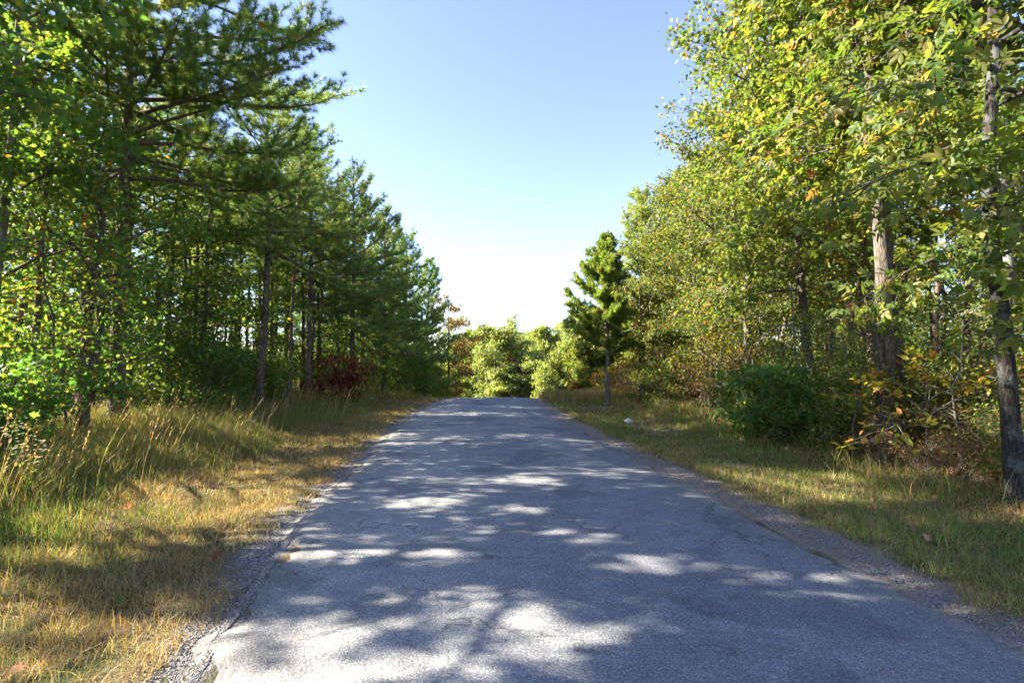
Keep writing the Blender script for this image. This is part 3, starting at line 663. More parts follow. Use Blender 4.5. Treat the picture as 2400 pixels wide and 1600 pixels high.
DD = [Proto('oak_tree', broadleaf(110 + i, H=6.5 + .7 * i, base=1.6 + .5 * i, R=2.1, tr=.09, pal=('dark', 'mid', 'mid')[i], leaf='small', lsize=.125, nlimb=30, nsub=9, nleaf=27, wander=.05), 'bark_oak', 'leaf', 'oak tree') for i in range(3)]
YY = [Proto('oak_tree', broadleaf(120 + i, H=9 + i, base=2.5 + i * .7, R=2.5, tr=.1, pal=('yellow', 'yellow', 'olive')[i], leaf='small', lsize=.125, nlimb=30, nsub=9, nleaf=27, wander=.05), 'bark_pale' if i == 0 else 'bark_oak', 'leaf', 'oak tree') for i in range(3)]
SL = [Proto('sapling', broadleaf(130 + i, H=4.5 + .6 * i, base=.8, R=1.1, tr=.028, pal=('dark', 'mid')[i], leaf='simple', lsize=.1, nlimb=24, nsub=6, nleaf=16, wander=.09, stems=1 + i, bulge=.2), 'bark_oak', 'leaf', 'sapling') for i in range(2)]
SY = [Proto('sapling', broadleaf(135 + i, H=4.2 + .6 * i, base=1.0, R=1.15, tr=.028, pal=('yellow', 'gold', 'yellow')[i], leaf='simple', lsize=.095, nlimb=20, nsub=5, nleaf=13, wander=.09, stems=1 + i % 2, bulge=.3, bare=.25), 'bark_pale', 'leaf', 'sapling') for i in range(3)]
HL = [Proto('shrub', broadleaf(140 + i, H=1.9, base=.15, R=1.15, tr=.02, pal=('dark', 'mid')[i], leaf='simple', lsize=.095, nlimb=30, nsub=6, nleaf=16, stems=4, wander=.1, bulge=.6), 'bark_oak', 'leaf', 'shrub') for i in range(2)]
HY = [Proto('shrub', broadleaf(145 + i, H=1.7, base=.15, R=1.05, tr=.018, pal=('yellow', 'olive', 'bright')[i], leaf='simple', lsize=.1, nlimb=30, nsub=6, nleaf=16, stems=4, wander=.1, bulge=.6, bare=.2 if i == 0 else 0), 'bark_pale', 'leaf', 'shrub') for i in range(3)]
HB = Proto('shrub', broadleaf(149, H=1.5, base=.1, R=.95, tr=.015, pal='brown', leaf='simple', lsize=.085, nlimb=24, nsub=6, nleaf=10, stems=5, wander=.12, bulge=.6, bare=.3), 'bark_pale', 'leaf', 'shrub')

placed = []; records = []
LOOK = {'pines inside the left wood': ('slim shaded pine', 1), 'oaks inside the left wood': ('leafy shaded oak', 1), 'saplings under the left wood': ('leafy green sapling', 1), 'shrubs along the left wood': ('dark green shrub', 1),
        'thin pines crowding the left wood': ('thin bare-stemmed pine', 1), 'oaks inside the right wood': ('sunlit oak', 1), 'pines inside the right wood': ('dark pine', 1), 'saplings under the right wood': ('thin yellowing sapling', 1),
        'shrubs along the right wood': ('yellow-green shrub', 1), 'half-bare shrubs under the right wood': ('half-bare brown shrub', 1)}
MARKS = [(-8.75, 8.5, 'pale-stemmed oak at the left edge'), (-8.6, 11.2, 'tall cone-hung pine'), (-7.85, 16.0, 'bluish-barked pine'), (-7.7, 19.4, 'second-step treeline pine'), (-7.0, 22.6, 'third-step treeline pine'),
         (-6.6, 26.6, 'fourth-step treeline pine'), (-6.3, 30.6, 'dense dark crest pine'), (-10.6, 12.8, 'stout dark pine'), (-8.9, 14.6, 'slanting short-crowned pine'),
         (5.7, 5.75, 'nearest right-hand hickory'), (7.45, 8.0, 'thin pale right-hand trunk'), (6.6, 9.0, 'stout leaning hickory'), (8.1, 10.6, 'dark straight hickory'), (6.8, 11.6, 'dark-sided right-hand oak'),
         (6.5, 14.4, 'pale-trunked yellow-green oak'), (5.5, 21.6, 'pale soft-needled pine'), (3.82, 20.4, 'lone red cedar')]
def name_records():      # say which one: counted from the nearest tree the eye picks out
    by = {}
    for o, x, y, gname in records:
        m = min(MARKS, key=lambda k: abs(k[0] / k[1] - x / y) + .004 * abs(k[1] - y) + (9 if k[0] * x < 0 else 0))
        by.setdefault((gname, m[2], 'behind' if y > m[1] else 'in front of'), []).append((abs(y - m[1]), o))
    ORD = ['nearest', 'second nearest', 'third nearest', 'fourth nearest', 'fifth nearest', 'sixth nearest', 'seventh nearest', 'eighth nearest', 'ninth nearest', 'tenth nearest', 'eleventh nearest', 'twelfth nearest', 'thirteenth nearest']
    for (gname, mk, rel), L in by.items():
        for i, (d, o) in enumerate(sorted(L, key=lambda t: t[0])):
            o['label'] = f'{LOOK[gname][0]}, {ORD[i] if i < len(ORD) else "farthest"} {rel} the {mk}' if len(L) > 1 else f'{LOOK[gname][0]} {rel} the {mk}'
BIG = [c for c in CARVE if c[3] >= .42]
def corridor(x, y):      # keep the widest gaps of light open
    if x > -6: return False
    for (tx, ty, tz, r) in BIG:
        t = (tx - x) / -sdir[0]; z = tz + t * sdir[2]
        if abs(ty + t * sdir[1] - y) < .75 and .8 < z < 9.5: return True
    return False
def scatter(n, xr, yr, md, protos, label, group, s=(.85, 1.15), ok=None, dz=0):
    c = 0; tries = 0
    while c < n and tries < n * 60:
        tries += 1
        x = rnd.uniform(*xr); y = rnd.uniform(*yr)
        if ok and not ok(x, y): continue
        if corridor(x, y): continue
        if any((x - a) ** 2 + (y - b) ** 2 < (md + .0 * q) ** 2 for a, b, q in placed): continue
        placed.append((x, y, md)); k = rnd.uniform(*s)
        o = rnd.choice(protos).place(x, y, label, group, rnd.uniform(0, 6.28), k, k * rnd.uniform(.92, 1.1), dz); c += 1
        if group in LOOK: records.append((o, x, y, group))
    return c
for k, (x, y, lab) in enumerate([(7.9, 9.7, 'slim dark pine trunk close behind the leaning hickory'), (9.1, 10.3, 'slim pine trunk between the dark hickory and the thin pale trunk'), (8.7, 12.3, 'slim dark pine trunk seen left of the dark straight hickory'), (10.2, 12.4, 'slim pine trunk deep behind the thin pale trunk')]):
    PT[k % 3].place(x, y, lab, 'slim pines behind the right hickories', k * 1.7, 1.1); placed.append((x, y, 1))
inL = lambda a, b: (lambda x, y: a < forestL(y) - x < b and x > -1.12 * y - 9)
inR = lambda a, b: (lambda x, y: a < x - forestR(y) < b and x < 1.12 * y + 6 and not (y < 9.5 and .66 < x / y < .86))
scatter(24, (-24, -8), (4, 42), 1.5, PP, 'slim pine standing inside the shaded left wood', 'pines inside the left wood', ok=inL(2, 10))
scatter(11, (-24, -8), (4, 42), 1.5, DD, 'leafy oak standing inside the shaded left wood', 'oaks inside the left wood', ok=inL(2.2, 10))
scatter(14, (-50, -14), (2, 46), 2.4, PP + DD[1:], 'tree far back in the left wood', 'trees far back in the left wood', (.9, 1.1), ok=inL(10, 36))
scatter(56, (-19, -7), (6, 40), .85, PT, 'thin bare-stemmed pine crowded inside the left wood', 'thin pines crowding the left wood', ok=inL(.9, 6))
scatter(32, (-20, -6), (6, 44), .9, SL, 'leafy sapling among the left trunks', 'saplings under the left wood', (.7, 1.1), ok=inL(.6, 5))
scatter(46, (-24, -5), (5.5, 46), .8, HL, 'dark shrub at the foot of the left wood', 'shrubs along the left wood', (.6, 1.15), ok=inL(.0, 6))
scatter(30, (6, 26), (4, 46), 1.5, YY, 'oak standing inside the sunlit right wood', 'oaks inside the right wood', ok=inR(2.2, 11))
scatter(14, (7, 26), (4, 46), 1.5, PP, 'pine trunk standing inside the right wood', 'pines inside the right wood', ok=inR(3, 12))
scatter(30, (14, 50), (2, 62), 2.4, YY + PP[:1], 'tree far back in the right wood', 'trees far back in the right wood', (1.0, 1.25), ok=inR(11, 36))
scatter(14, (5, 14), (6, 11), .9, [SY[0], SY[2]], 'thin yellowing sapling among the right trunks', 'saplings under the right wood', (.7, 1.1), ok=inR(.7, 6))
scatter(40, (5, 20), (9, 46), .9, SY, 'thin yellowing sapling among the right trunks', 'saplings under the right wood', (.7, 1.1), ok=inR(.7, 6))
scatter(64, (5, 20), (5.2, 46), .75, HY, 'yellow-green shrub at the foot of the right wood', 'shrubs along the right wood', (.55, 1.05), ok=inR(.15, 7))
scatter(34, (5, 16), (5.2, 30), .7, [HB], 'half-bare brown shrub under the right trees', 'half-bare shrubs under the right wood', (.6, 1.0), ok=inR(.5, 4))
for k, (x, y, sc, P_, gname) in enumerate([(6.25, 7.1, .55, HB, 'half-bare shrubs under the right wood'), (7.1, 8.5, .75, HY[0], 'shrubs along the right wood'), (5.85, 8.2, .5, HB, 'half-bare shrubs under the right wood'), (7.7, 9.1, .8, HB, 'half-bare shrubs under the right wood'),
    (5.95, 9.5, .6, HY[1], 'shrubs along the right wood'), (6.6, 6.7, .6, HY[0], 'shrubs along the right wood'), (7.4, 7.3, .7, HY[1], 'shrubs along the right wood'), (8.3, 9.0, .9, HB, 'half-bare shrubs under the right wood'), (5.6, 7.0, .38, HB, 'half-bare shrubs under the right wood'),
    (8.6, 10.2, .9, HY[0], 'shrubs along the right wood'), (9.6, 10.6, 1.0, HB, 'half-bare shrubs under the right wood')]):   # near undergrowth
    records.append((P_.place(x, y, '', gname, k * 1.3, sc), x, y, gname))
name_records()

# ------------------------------------------------------------------ beyond the crest
GF = 'trees where the road drops beyond the crest'
def far_tree(px, d, top, R, pal, seed, label, base=.9, cat='tree', name='broadleaf_tree', kind='leaf', bark='bark_oak', sp=.22, ls=None):
    x = (px - 1176) / 1176 * d; z = hz(x, d); H = (838 - top) / 1176 * d + 1.6 - z
    if kind == 'leaf':
        wl = broadleaf(seed, H=H, base=min(base, H * .2), R=R, tr=.03 + .011 * H, pal=pal, leaf='small', lsize=ls or .11 + d * .0024, nlimb=44, nsub=10, nleaf=44, spread=sp, bare=0, jit=.3, bulge=.6, wander=.04)
        return plant_tree(name, wl, bark, 'leaf', x, d, label, cat, GF)
    wl = pine(seed, H=H, base=H * .25, R=R, tr=.09, pal=pal, dens=.9, needles=16, nw=.02, nlen=.24)
    return plant_tree('pine_tree', wl, 'bark_pine', 'needle', x, d, label, 'pine tree', GF)
far_tree(1138, 52, 755, 2.75, 'far', 201, 'big round-headed tree in the middle beyond the road crest')
far_tree(1090, 66, 772, 2.6, 'mid', 202, 'green tree half hidden on the left of the big round-headed tree')
far_tree(1208, 70, 788, 2.8, 'mid', 203, 'dark green tree just right of the big round-headed tree')
far_tree(1190, 52, 828, 1.5, 'rust', 204, 'small brownish tree in front of the dark green far tree')
far_tree(1225, 50, 822, 1.9, 'far', 205, 'low pale-green tree right of the small brownish tree')
far_tree(1240, 74, 768, 3.0, 'far', 206, 'tall hazy tree standing behind the low pale-green tree')
far_tree(1275, 62, 758, 2.8, 'bright', 207, 'bright tree below the two far pine tips')
far_tree(1298, 58, 742, 1.7, 'pine', 208, 'far pine with the taller of two tips on the skyline', kind='pine')
far_tree(1322, 52, 752, 1.7, 'pale', 209, 'far pine with a paler crown next to the cedar', kind='pine')
far_tree(1165, 50, 858, 1.5, 'far', 210, 'grey-green bush at the foot of the round-headed tree', base=.2, cat='bush', name='bush')
far_tree(1268, 44, 842, 1.5, 'bright', 211, 'glowing yellow-green bush beside the crest', base=.2, cat='bush', name='bush')
far_tree(1310, 40, 830, 1.5, 'bright', 212, 'yellow-green sapling clump left of the cedar trunk', base=.3, cat='sapling', name='sapling')
far_tree(1345, 34, 812, 1.4, 'yellow', 213, 'yellowing sapling just left of the cedar trunk', base=.4, cat='sapling', name='sapling')
far_tree(1368, 31, 770, 1.3, 'yellow', 214, 'sapling with a thin white sunlit stem behind the cedar', base=1.8, cat='sapling', name='sapling', bark='bark_pale')
far_tree(1385, 27, 872, .55, 'red', 215, 'small reddish shrub at the foot of the cedar', sp=.06, ls=.08, base=.1, cat='shrub', name='shrub')
far_tree(1328, 31, 888, .35, 'red', 216, 'tiny bright red shrub in the golden grass at the crest', sp=.05, ls=.07, base=.1, cat='shrub', name='shrub')
far_tree(1342, 46, 735, 2.3, 'far', 222, 'soft green tree stepping up left of the cedar crown')
far_tree(1412, 40, 690, 2.2, 'yellow', 223, 'taller yellow-green tree rising directly behind the cedar')
far_tree(1060, 56, 790, 2.2, 'mid', 217, 'dim tree in the gap behind the rusty tree')
far_tree(1420, 30, 760, 2.0, 'yellow', 218, 'yellow-green tree behind the cedar trunk')
far_tree(1180, 92, 772, 4.5, 'far', 219, 'farthest pale tree closing the end of the road')
far_tree(1120, 96, 785, 4.5, 'far', 220, 'far pale tree behind the big round-headed tree')
far_tree(1290, 86, 775, 4.0, 'far', 221, 'far tree behind the two pine tips')
# single plants the eye picks out
def single(x, y, label, cat, name, pal, **kw):
    return plant_tree(name, broadleaf(pal=pal, **kw), 'bark_pale', 'leaf', x, y, label, cat)
single(-6.9, 20.3, 'dark crimson sumac shrub at the foot of the left pines', 'shrub', 'sumac_shrub', 'crimson', seed=301, H=1.9, base=.5, R=1.0, tr=.02, leaf='simple', lsize=.15, nlimb=22, nsub=5, nleaf=12, stems=3, droop=.4)
single(-7.15, 19.6, 'small scarlet sprig left of the crimson sumac', 'shrub', 'sumac_shrub', 'red', seed=302, H=1.15, base=.3, R=.35, tr=.012, leaf='simple', lsize=.1, nlimb=10, nsub=3, nleaf=9)
single(6.35, 7.9, 'layered sapling with bright yellow leaves below the leaning hickory', 'sapling', 'sapling', 'gold', seed=303, H=1.15, base=.55, R=1.3, tr=.018, leaf='simple', lsize=.12, nlimb=13, nsub=5, nleaf=9, bulge=.4, layer=1.4, spread=.07)
single(5.6, 10.8, 'dense dark-green bush bulging onto the right verge', 'bush', 'bush', 'dark', seed=304, H=1.35, base=.1, R=1.05, tr=.03, leaf='simple', lsize=.1, nlimb=38, nsub=8, nleaf=22, stems=5, wander=.08, bulge=.6)
single(6.9, 7.2, 'bare pale twiggy shrub by the thin sunlit trunk', 'shrub', 'shrub', 'gold', seed=305, H=1.3, base=.2, R=.9, tr=.016, leaf='simple', lsize=.09, nlimb=16, nsub=5, nleaf=4, stems=3, bare=.7)
single(-7.9, 7.5, 'broad-leaved green bush low at the left edge with an orange leaf', 'bush', 'bush', 'dark', seed=306, H=1.1, base=.1, R=1.0, tr=.02, leaf='lobed', lsize=.11, nlimb=34, nsub=7, nleaf=16, stems=5, wander=.08, bulge=.6)

# a far-off wood closes the view behind the single trees
rs = np.random.RandomState(3); g = Geo()
n = 90000
side = np.where(rs.rand(n) < .5, -1, 1); yy = rs.uniform(-5, 150, n); xx = side * (34 + 50 * rs.rand(n) ** 1.3)
m = rs.rand(n) < .22; yy[m] = rs.uniform(100, 150, m.sum()); xx[m] = rs.uniform(-40, 40, m.sum())
ht = 4 + 7 * fbm(xx * .12, yy * .12 + 4); zz = height(xx, yy) + ht * rs.rand(n) ** .8
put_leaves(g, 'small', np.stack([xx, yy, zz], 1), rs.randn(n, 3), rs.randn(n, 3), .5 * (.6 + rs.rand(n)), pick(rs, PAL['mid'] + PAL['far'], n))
n = 80000
side = np.where(rs.rand(n) < .5, -1, 1); yy = rs.uniform(2, 60, n); xx = side * (21 + 15 * rs.rand(n))
zz = height(xx, yy) + (3 + 4 * fbm(xx * .2, yy * .2 + 9)) * rs.rand(n)
put_leaves(g, 'small', np.stack([xx, yy, zz], 1), rs.randn(n, 3), rs.randn(n, 3), .26 * (.6 + rs.rand(n)), pick(rs, PAL['dark'] + PAL['olive'], n))
for i in range(420):
    sd = -1 if rs.rand() < .5 else 1; x = sd * rs.uniform(34, 75); y = rs.uniform(0, 120); z = hz(x, y)
    tube(g, [(x, y, z - .2), (x + rs.randn() * .2, y, z + 6), (x + rs.randn() * .4, y, z + 11)], [.16, .12, .04], 5, (.10, .08, .065))
tag(g.build('far_woods', M['leaf']), 'mass of woodland closing the view behind the nearer trees', 'woods', kind='stuff')

# ------------------------------------------------------------------ grasses
def blades(g, x, y, H, W, lean, K, rs, bend=.5, dz=0):
    n = len(x); z = height(x, y) - .01 + dz
    a = rs.rand(n) * 6.283; f = np.stack([np.cos(a), np.sin(a), 0 * a], 1)
    b = rs.rand(n) * 6.283; t = (np.stack([np.cos(b), np.sin(b), 0 * b], 1) * bend * rs.rand(n, 1) + lean) * H[:, None]
    o = np.stack([x, y, z], 1); up = np.array([0, 0, 1.0])
    h = H * (1 - .25 * np.minimum(1, np.linalg.norm(t, axis=1) / H))
    w = f * W[:, None] * .5
    m1 = o + up * h[:, None] * .5 + t * .28; tip = o + up * h[:, None] + t
    V = np.stack([o - w, o + w, m1 + w * .8, m1 - w * .8, tip], 1).reshape(-1, 3); i = np.arange(n)[:, None] * 5
    K5 = np.repeat(K, 5, 0)
    g.V.append(V.astype(np.float32)); g.K.append(K5.astype(np.float32))
    g.F.append((i + np.array([[0, 1, 2, 3]]) + g.n).astype(np.int32)); g.F.append((i + np.array([[3, 2, 4]]) + g.n).astype(np.int32)); g.n += len(V)
GREEN = [(4, (.12, .20, .04)), (3, (.18, .245, .05)), (2, (.26, .28, .075)), (1, (.34, .29, .12))]
STRAW = [(4, (.36, .26, .12)), (3, (.26, .175, .08)), (2, (.46, .35, .17)), (1.5, (.2, .2, .06))]
def region(n, xr, yr, fn, rs):
    x = rs.uniform(*xr, n); y = rs.uniform(*yr, n); p = fn(x, y); k = rs.rand(n) < p; return x[k], y[k]
rs = np.random.RandomState(21)
dl = lambda x, y: roadL(y) - x
dr = lambda x, y: x - roadR(y)
def edge_ok(x, y):   # ragged grass margin along the road
    q = fbm(x * 3.1, y * 3.1 + 3); w_ = fbm(x * 9, y * 9)
    left = sstep(.05, .35, dl(x, y) + (q - .5) * 1.1 + (w_ - .5) * .6)
    right = sstep(.26, .6, dr(x, y) + (q - .5) * .8 + (w_ - .5) * .3)
    return np.where(x < 0, left, right)
def greenness(x, y):
    left = sstep(1.2, 4.4, dl(x, y) + (fbm(x * .9, y * .9) - .5) * 3.2)
    right = .12 + .5 * sstep(.38, .65, fbm(x * 1.1 + 7, y * 1.1))
    return np.where(x < 0, left, right)
g = Geo()
for (yr, n, wd, hs) in (((1.2, 4.5), 150000, .0042, 1.0), ((4.5, 9), 190000, .006, 1.0), ((9, 18), 170000, .010, 1.1), ((18, 36), 120000, .018, 1.3)):
    lo = -1.15 * yr[1] - .6; hi = 1.15 * yr[1] + .6
    x, y = region(n, (max(lo, -9.5), min(hi, 7.5)), yr, lambda x, y: np.where((dl(x, y) > 0) | (dr(x, y) > 0), edge_ok(x, y), 0) * (.3 + .7 * sstep(.25, .6, fbm(x * 2.3 + 1, y * 2.3))) * np.where(x > 0, 1 - .8 * sstep(.55, .68, fbm(x * .8 + 3, y * .8)) * (dr(x, y) > 1.2), 1) * (1 - .8 * sstep(-.3, 1, forestL(y) - x)) * (1 - .85 * sstep(-.2, .8, x - forestR(y))), rs)
    m = len(x); gr = rs.rand(m) < greenness(x, y)
    K = np.where(gr[:, None], pick(rs, GREEN, m), pick(rs, STRAW, m))
    H = hs * (.045 + .09 * rs.rand(m) ** 1.5 + .05 * gr * rs.rand(m)) * (.7 + .8 * fbm(x * 1.3, y * 1.3 + 9)) * (1 + .9 * sstep(1.5, 4, dl(x, y)))
    blades(g, x, y, H, np.full(m, wd) * (.7 + .6 * rs.rand(m)), np.zeros((m, 3)), K, rs, bend=np.where(gr, .7, 1.5)[:, None])
# broad-leaved weeds in the verge
x, y = region(2600, (-7.5, 5.5), (1.8, 14), lambda x, y: np.where((dl(x, y) > .1) | (dr(x, y) > .5), .25 + .75 * sstep(.5, .62, fbm(x * 1.4 + 20, y * 1.4)), 0), rs)
for xi, yi in zip(x, y):
    k = rs.randint(4, 9); a = rs.rand(k) * 6.28; q = rs.uniform(.018, .045)
    put_leaves(g, 'simple', np.stack([xi + 0 * a, yi + 0 * a, hz(xi, yi) + .01 + .04 * rs.rand(k)], 1), np.stack([np.cos(a), np.sin(a), .2 + .9 * rs.rand(k)], 1), np.tile([0, 0, 1.], (k, 1)), q * (.6 + .6 * rs.rand(k)), pick(rs, GREEN[:2] + [(1, (.06, .12, .03)), (.5, (.22, .15, .06))], k))
tag(g.build('verge_grass', M['grass']), 'short mixed green and dry grass on the verges', 'grass', kind='stuff')
# tall meadow grass on the left, and a band of golden grass at the crest
g = Geo()
for (yr, n, wd) in (((4.2, 8), 52000, .006), ((8, 15), 60000, .010), ((15, 34), 52000, .018)):
    x, y = region(n, (-10, -2.5), yr, lambda x, y: sstep(1.4, 3.2, dl(x, y) + (fbm(x * .8, y * .8 + 2) - .5) * 1.8 - .06 * np.maximum(0, 9 - y) * 4 * (y < 9)) * (1 - .75 * sstep(0, 1.5, forestL(y) - x)) * sstep(.3, .55, fbm(x * 1.7 + 4, y * 1.7)) , rs)
    m = len(x); gr = rs.rand(m) < .5
    K = np.where(gr[:, None], pick(rs, GREEN, m), pick(rs, STRAW, m))
    H = (.22 + .38 * rs.rand(m)) * (.6 + .8 * fbm(x * .9, y * .9 + 9)) * (.6 + .6 * sstep(1.5, 4.5, dl(x, y)))
    blades(g, x, y, H, np.full(m, wd) * (.7 + .6 * rs.rand(m)), np.tile([.16, 0, 0], (m, 1)), K, rs, bend=.7)
x, y = region(16000, (1.3, 6), (22, 36), lambda x, y: sstep(.3, .8, dr(x, y)) * .8, rs); m = len(x)
blades(g, x, y, .3 + .4 * rs.rand(m), np.full(m, .02), np.tile([.1, 0, 0], (m, 1)), pick(rs, STRAW + GREEN[2:], m), rs, bend=.6)
x, y = region(14000, (3.4, 6.4), (5, 22), lambda x, y: sstep(-.9, .0, x - forestR(y)) * (1 - sstep(.2, .9, x - forestR(y))) * sstep(.45, .6, fbm(x * 1.9, y * 1.9)), rs); m = len(x)
blades(g, x, y, .15 + .35 * rs.rand(m), np.full(m, .007) + .0004 * y, np.tile([-.1, 0, 0], (m, 1)), pick(rs, GREEN + STRAW[:2], m), rs, bend=.8)
tag(g.build('tall_grass', M['grass']), 'tall unmown meadow grass below the woods', 'grass', kind='stuff')
# seed stalks, all nodding to the right
g = Geo(); n = 420
x, y = region(n * 3, (-9, -3.0), (4.6, 26), lambda x, y: sstep(1.5, 3.2, dl(x, y) - .2 * np.maximum(0, 8 - y)) * (1 - .9 * sstep(0, 1, forestL(y) - x)) * np.where(y < 9, 1, .55), rs)
for xi, yi in zip(x, y):
    h = rs.uniform(.55, 1.05); ln = rs.uniform(.12, .42) * h; z = hz(xi, yi); a = rs.randn() * .35; wd = .0018 + .0004 * yi
    t = np.linspace(0, 1, 5); px = xi + ln * t ** 1.6; py = yi + ln * a * t ** 1.6; pz = z + h * t
    pts = np.stack([px, py, pz], 1); col = np.array((.46, .34, .15)) * rs.uniform(.7, 1.2); col = col * (1, rs.uniform(.9, 1.15), 1)
    tube(g, pts, wd * (1 - .6 * t), 3, col)
    k = int(rs.uniform(8, 16)); u = rs.uniform(.62, 1.0, k); P = np.stack([np.interp(u, t, pts[:, c]) for c in range(3)], 1)
    put_leaves(g, 'small', P, np.tile([.35, 0, 1], (k, 1)) + rs.randn(k, 3) * .3, rs.randn(k, 3), rs.uniform(.02, .042, k), np.tile(col * (1.05, .95, .9), (k, 1)))
tag(g.build('seed_stalks', M['grass']), 'dry seed stalks rising from the left meadow grass', 'grass', kind='stuff')

# ------------------------------------------------------------------ loose gravel, leaf litter
def stones(g, x, y, s, K, rs):
    n = len(x); oc = np.array([(1, 0, 0), (-1, 0, 0), (0, 1, 0), (0, -1, 0), (0, 0, .7), (0, 0, -.7)], float)
    fo = np.array([(0, 2, 4), (2, 1, 4), (1, 3, 4), (3, 0, 4), (2, 0, 5), (1, 2, 5), (3, 1, 5), (0, 3, 5)])
    V = oc[None] * (1 + rs.randn(n, 6, 3) * .28) * s[:, None, None]
    a = rs.rand(n) * 6.28; ca, sa = np.cos(a)[:, None], np.sin(a)[:, None]
    V = np.stack([V[..., 0] * ca - V[..., 1] * sa, V[..., 0] * sa + V[..., 1] * ca, V[..., 2]], -1)
    V = V + np.stack([x, y, height(x, y) + s * .25], 1)[:, None, :]
    g.add(V.reshape(-1, 3), (fo[None] + (np.arange(n) * 6)[:, None, None]).reshape(-1, 3), np.repeat(K, 6, 0))
g = Geo(); GS = [(4, (.26, .245, .225)), (3, (.33, .31, .285)), (2.5, (.18, .17, .16)), (.8, (.48, .45, .41)), (1.5, (.32, .25, .18))]
y = 1.5 + 9 * rs.rand(26000) ** 1.7; d = np.abs(rs.randn(26000)) * .11 - .05; x = roadL(y) - d
k = (fbm(x * 3.1, y * 3.1 + 3) < .68); x, y = x[k], y[k]
stones(g, x, y, .0035 + .006 * rs.rand(len(x)) ** 2, pick(rs, GS, len(x)), rs)
y = 2 + 10 * rs.rand(14000) ** 1.6; d = .02 + .38 * rs.rand(14000); x = roadR(y) + d
stones(g, x, y, .003 + .006 * rs.rand(len(x)) ** 2, pick(rs, [(p[0], tuple(c * .8 for c in p[1])) for p in GS], len(x)), rs)
tag(g.build('gravel', M['stone']), 'loose pale gravel along both road edges', 'gravel', kind='stuff')
g = Geo()
x, y = region(26000, (4.3, 12), (3, 22), lambda x, y: .05 + .95 * sstep(-.6, .6, x - forestR(y)), rs); n = len(x)
x2, y2 = region(9000, (-12, -4), (4, 18), lambda x, y: .13 + .87 * sstep(-.2, .8, forestL(y) - x), rs)
x = np.concatenate([x, x2]); y = np.concatenate([y, y2]); n = len(x)
put_leaves(g, 'lobed', np.stack([x, y, height(x, y) + .012 + .02 * rs.rand(n)], 1), rs.randn(n, 3) * np.array([1, 1, .25]), np.array([0, 0, 1.]) + rs.randn(n, 3) * .35, .03 + .075 * rs.rand(n) ** 1.4, pick(rs, [(4, (.2, .11, .055)), (3, (.28, .15, .07)), (2, (.13, .08, .045)), (1, (.34, .22, .1))], n))
x3, y3 = region(700, (-3, 3), (2, 16), lambda x, y: np.where((dl(x, y) < 0) & (dr(x, y) < 0), .25 + .75 * sstep(.5, .0, np.minimum(-dl(x, y), -dr(x, y))), 0), rs); n3 = len(x3)
put_leaves(g, 'lobed', np.stack([x3, y3, prof(y3) + .045 + 0 * x3], 1), rs.randn(n3, 3) * np.array([1, 1, .15]), np.array([0, 0, 1.]) + rs.randn(n3, 3) * .3, .015 + .03 * rs.rand(n3) ** 2, pick(rs, [(4, (.2, .11, .055)), (3, (.3, .17, .07)), (2, (.13, .08, .045))], n3))
tag(g.build('leaf_litter', M['dry']), 'brown fallen leaves covering the forest floor', 'leaves', kind='stuff')

# ------------------------------------------------------------------ small single things
def fallen(x, y, s, col, label, rz, up=.25):
    rs = np.random.RandomState(int(abs(x * 100) + y * 10)); g = Geo(); d = np.array([[math.cos(rz), math.sin(rz), up]])
    put_leaves(g, 'lobed', np.zeros((1, 3)), d, np.array([[.25, -.5, 1.]]), np.array([s]), np.array([col]))
    tube(g, [np.zeros(3), -d[0] * s * .18, -d[0] * s * .35 - np.array([0, 0, .01])], [.0025, .002, .002], 4, (.15, .09, .05))
    o = g.build('fallen_leaf', M['dry']); o.location = (x, y, hz(x, y) + .05); tag(o, label, 'leaf', 'fallen leaves on the verges')
fallen(-4.35, 5.8, .11, (.55, .16, .05), 'bright orange fallen leaf lying in the left grass', .6, .5)
fallen(-2.95, 5.25, .10, (.33, .15, .07), 'tan fallen leaf in the dry grass near the left gravel', 2.2)
fallen(-2.42, 4.2, .10, (.17, .07, .04), 'curled dark red-brown leaf beside the left gravel edge', 1.1, .7)
fallen(-2.55, 2.75, .08, (.4, .2, .09), 'brown leaf in the sunlit straw at the bottom left', 3.0)
fallen(4.05, 5.3, .11, (.3, .15, .08), 'brown oak leaf lying on the right verge', .3)
fallen(3.8, 4.75, .1, (.4, .22, .16), 'pinkish leaf standing on edge in the right verge grass', 1.5, 1.2)
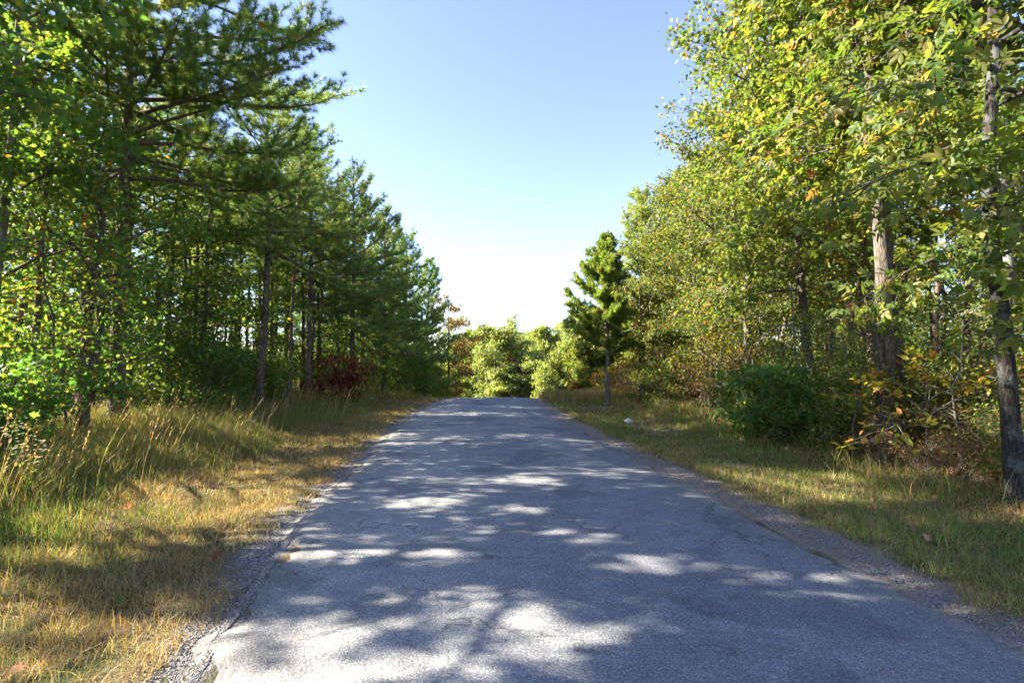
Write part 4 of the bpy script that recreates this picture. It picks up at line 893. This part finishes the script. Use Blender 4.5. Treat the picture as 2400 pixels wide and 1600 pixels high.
# white crumpled bag
rs = np.random.RandomState(9)
bm_pts = []; nu, nv = 14, 9
for j in range(nv):
    v = math.pi * j / (nv - 1)
    for i in range(nu):
        u = 2 * math.pi * i / nu; k = 1 + rs.randn() * .16
        bm_pts.append((.10 * math.sin(v) * math.cos(u) * k, .06 * math.sin(v) * math.sin(u) * k, .055 * math.cos(v) * k * (1 + .25 * math.cos(u))))
F = [(j * nu + i, j * nu + (i + 1) % nu, (j + 1) * nu + (i + 1) % nu, (j + 1) * nu + i) for j in range(nv - 1) for i in range(nu)]
g = Geo(); g.add(bm_pts, F, (.8, .82, .85)); bag = empty('plastic_bag', (3.12, 13.9, hz(3.12, 13.9) + .13), .3)
g.build('pouch', M['plastic'], bag)
g = Geo(); t = np.linspace(0, 1, 7)
for sy in (-.02, .02): tube(g, np.stack([.08 + .09 * t, sy + 0 * t + .01 * np.sin(t * 9), .02 - .06 * t + .02 * np.sin(t * 7)], 1), .012 * (1 - t * .5), 6, (.8, .82, .85))
g.build('handle', M['plastic'], bag); tag(bag, 'crumpled white plastic bag dropped in the grass of the right verge', 'litter')
# white wildflowers at the left edge
def aster(x, y, h, seed, label):
    rs = np.random.RandomState(seed); e = empty('wildflower', (x, y, hz(x, y))); w = Geo(); fl = Geo()
    for i in range(7):
        a = rs.rand() * 6.28; r_ = rs.uniform(.05, .2); t = np.linspace(0, 1, 5); hh = h * rs.uniform(.75, 1)
        p = np.stack([math.cos(a) * r_ * t ** 2, math.sin(a) * r_ * t ** 2, hh * t], 1); tube(w, p, .003 * (1.3 - t), 4, (.12, .16, .05))
        k = 8; put_leaves(w, 'small', np.stack([np.interp(np.linspace(.2, .85, k), t, p[:, c]) for c in range(3)], 1), rs.randn(k, 3) + [0, 0, .5], np.tile([0, 0, 1.], (k, 1)), np.full(k, .05), pick(rs, GREEN, k))
        for q in range(5):
            c = p[-1] + rs.randn(3) * .035; m = 12; aa = np.arange(m) * 6.283 / m
            put_leaves(fl, 'small', np.tile(c, (m, 1)), np.stack([np.cos(aa), np.sin(aa), .5 + 0 * aa], 1), np.tile([0, 0, 1.], (m, 1)), np.full(m, .02), np.tile([.75, .72, .62], (m, 1)))
    w.build('stem', M['grass'], e); fl.build('flower', M['grass'], e); tag(e, label, 'wildflower', 'white wildflowers in the left meadow')
aster(-5.35, 5.75, .78, 1, 'fluffy white wildflower clump lowest at the left edge')
aster(-5.95, 6.2, .9, 2, 'cream wildflower clump above the fluffy white one')
aster(-4.6, 9.3, .7, 3, 'small white wildflower alone in the shaded meadow grass')
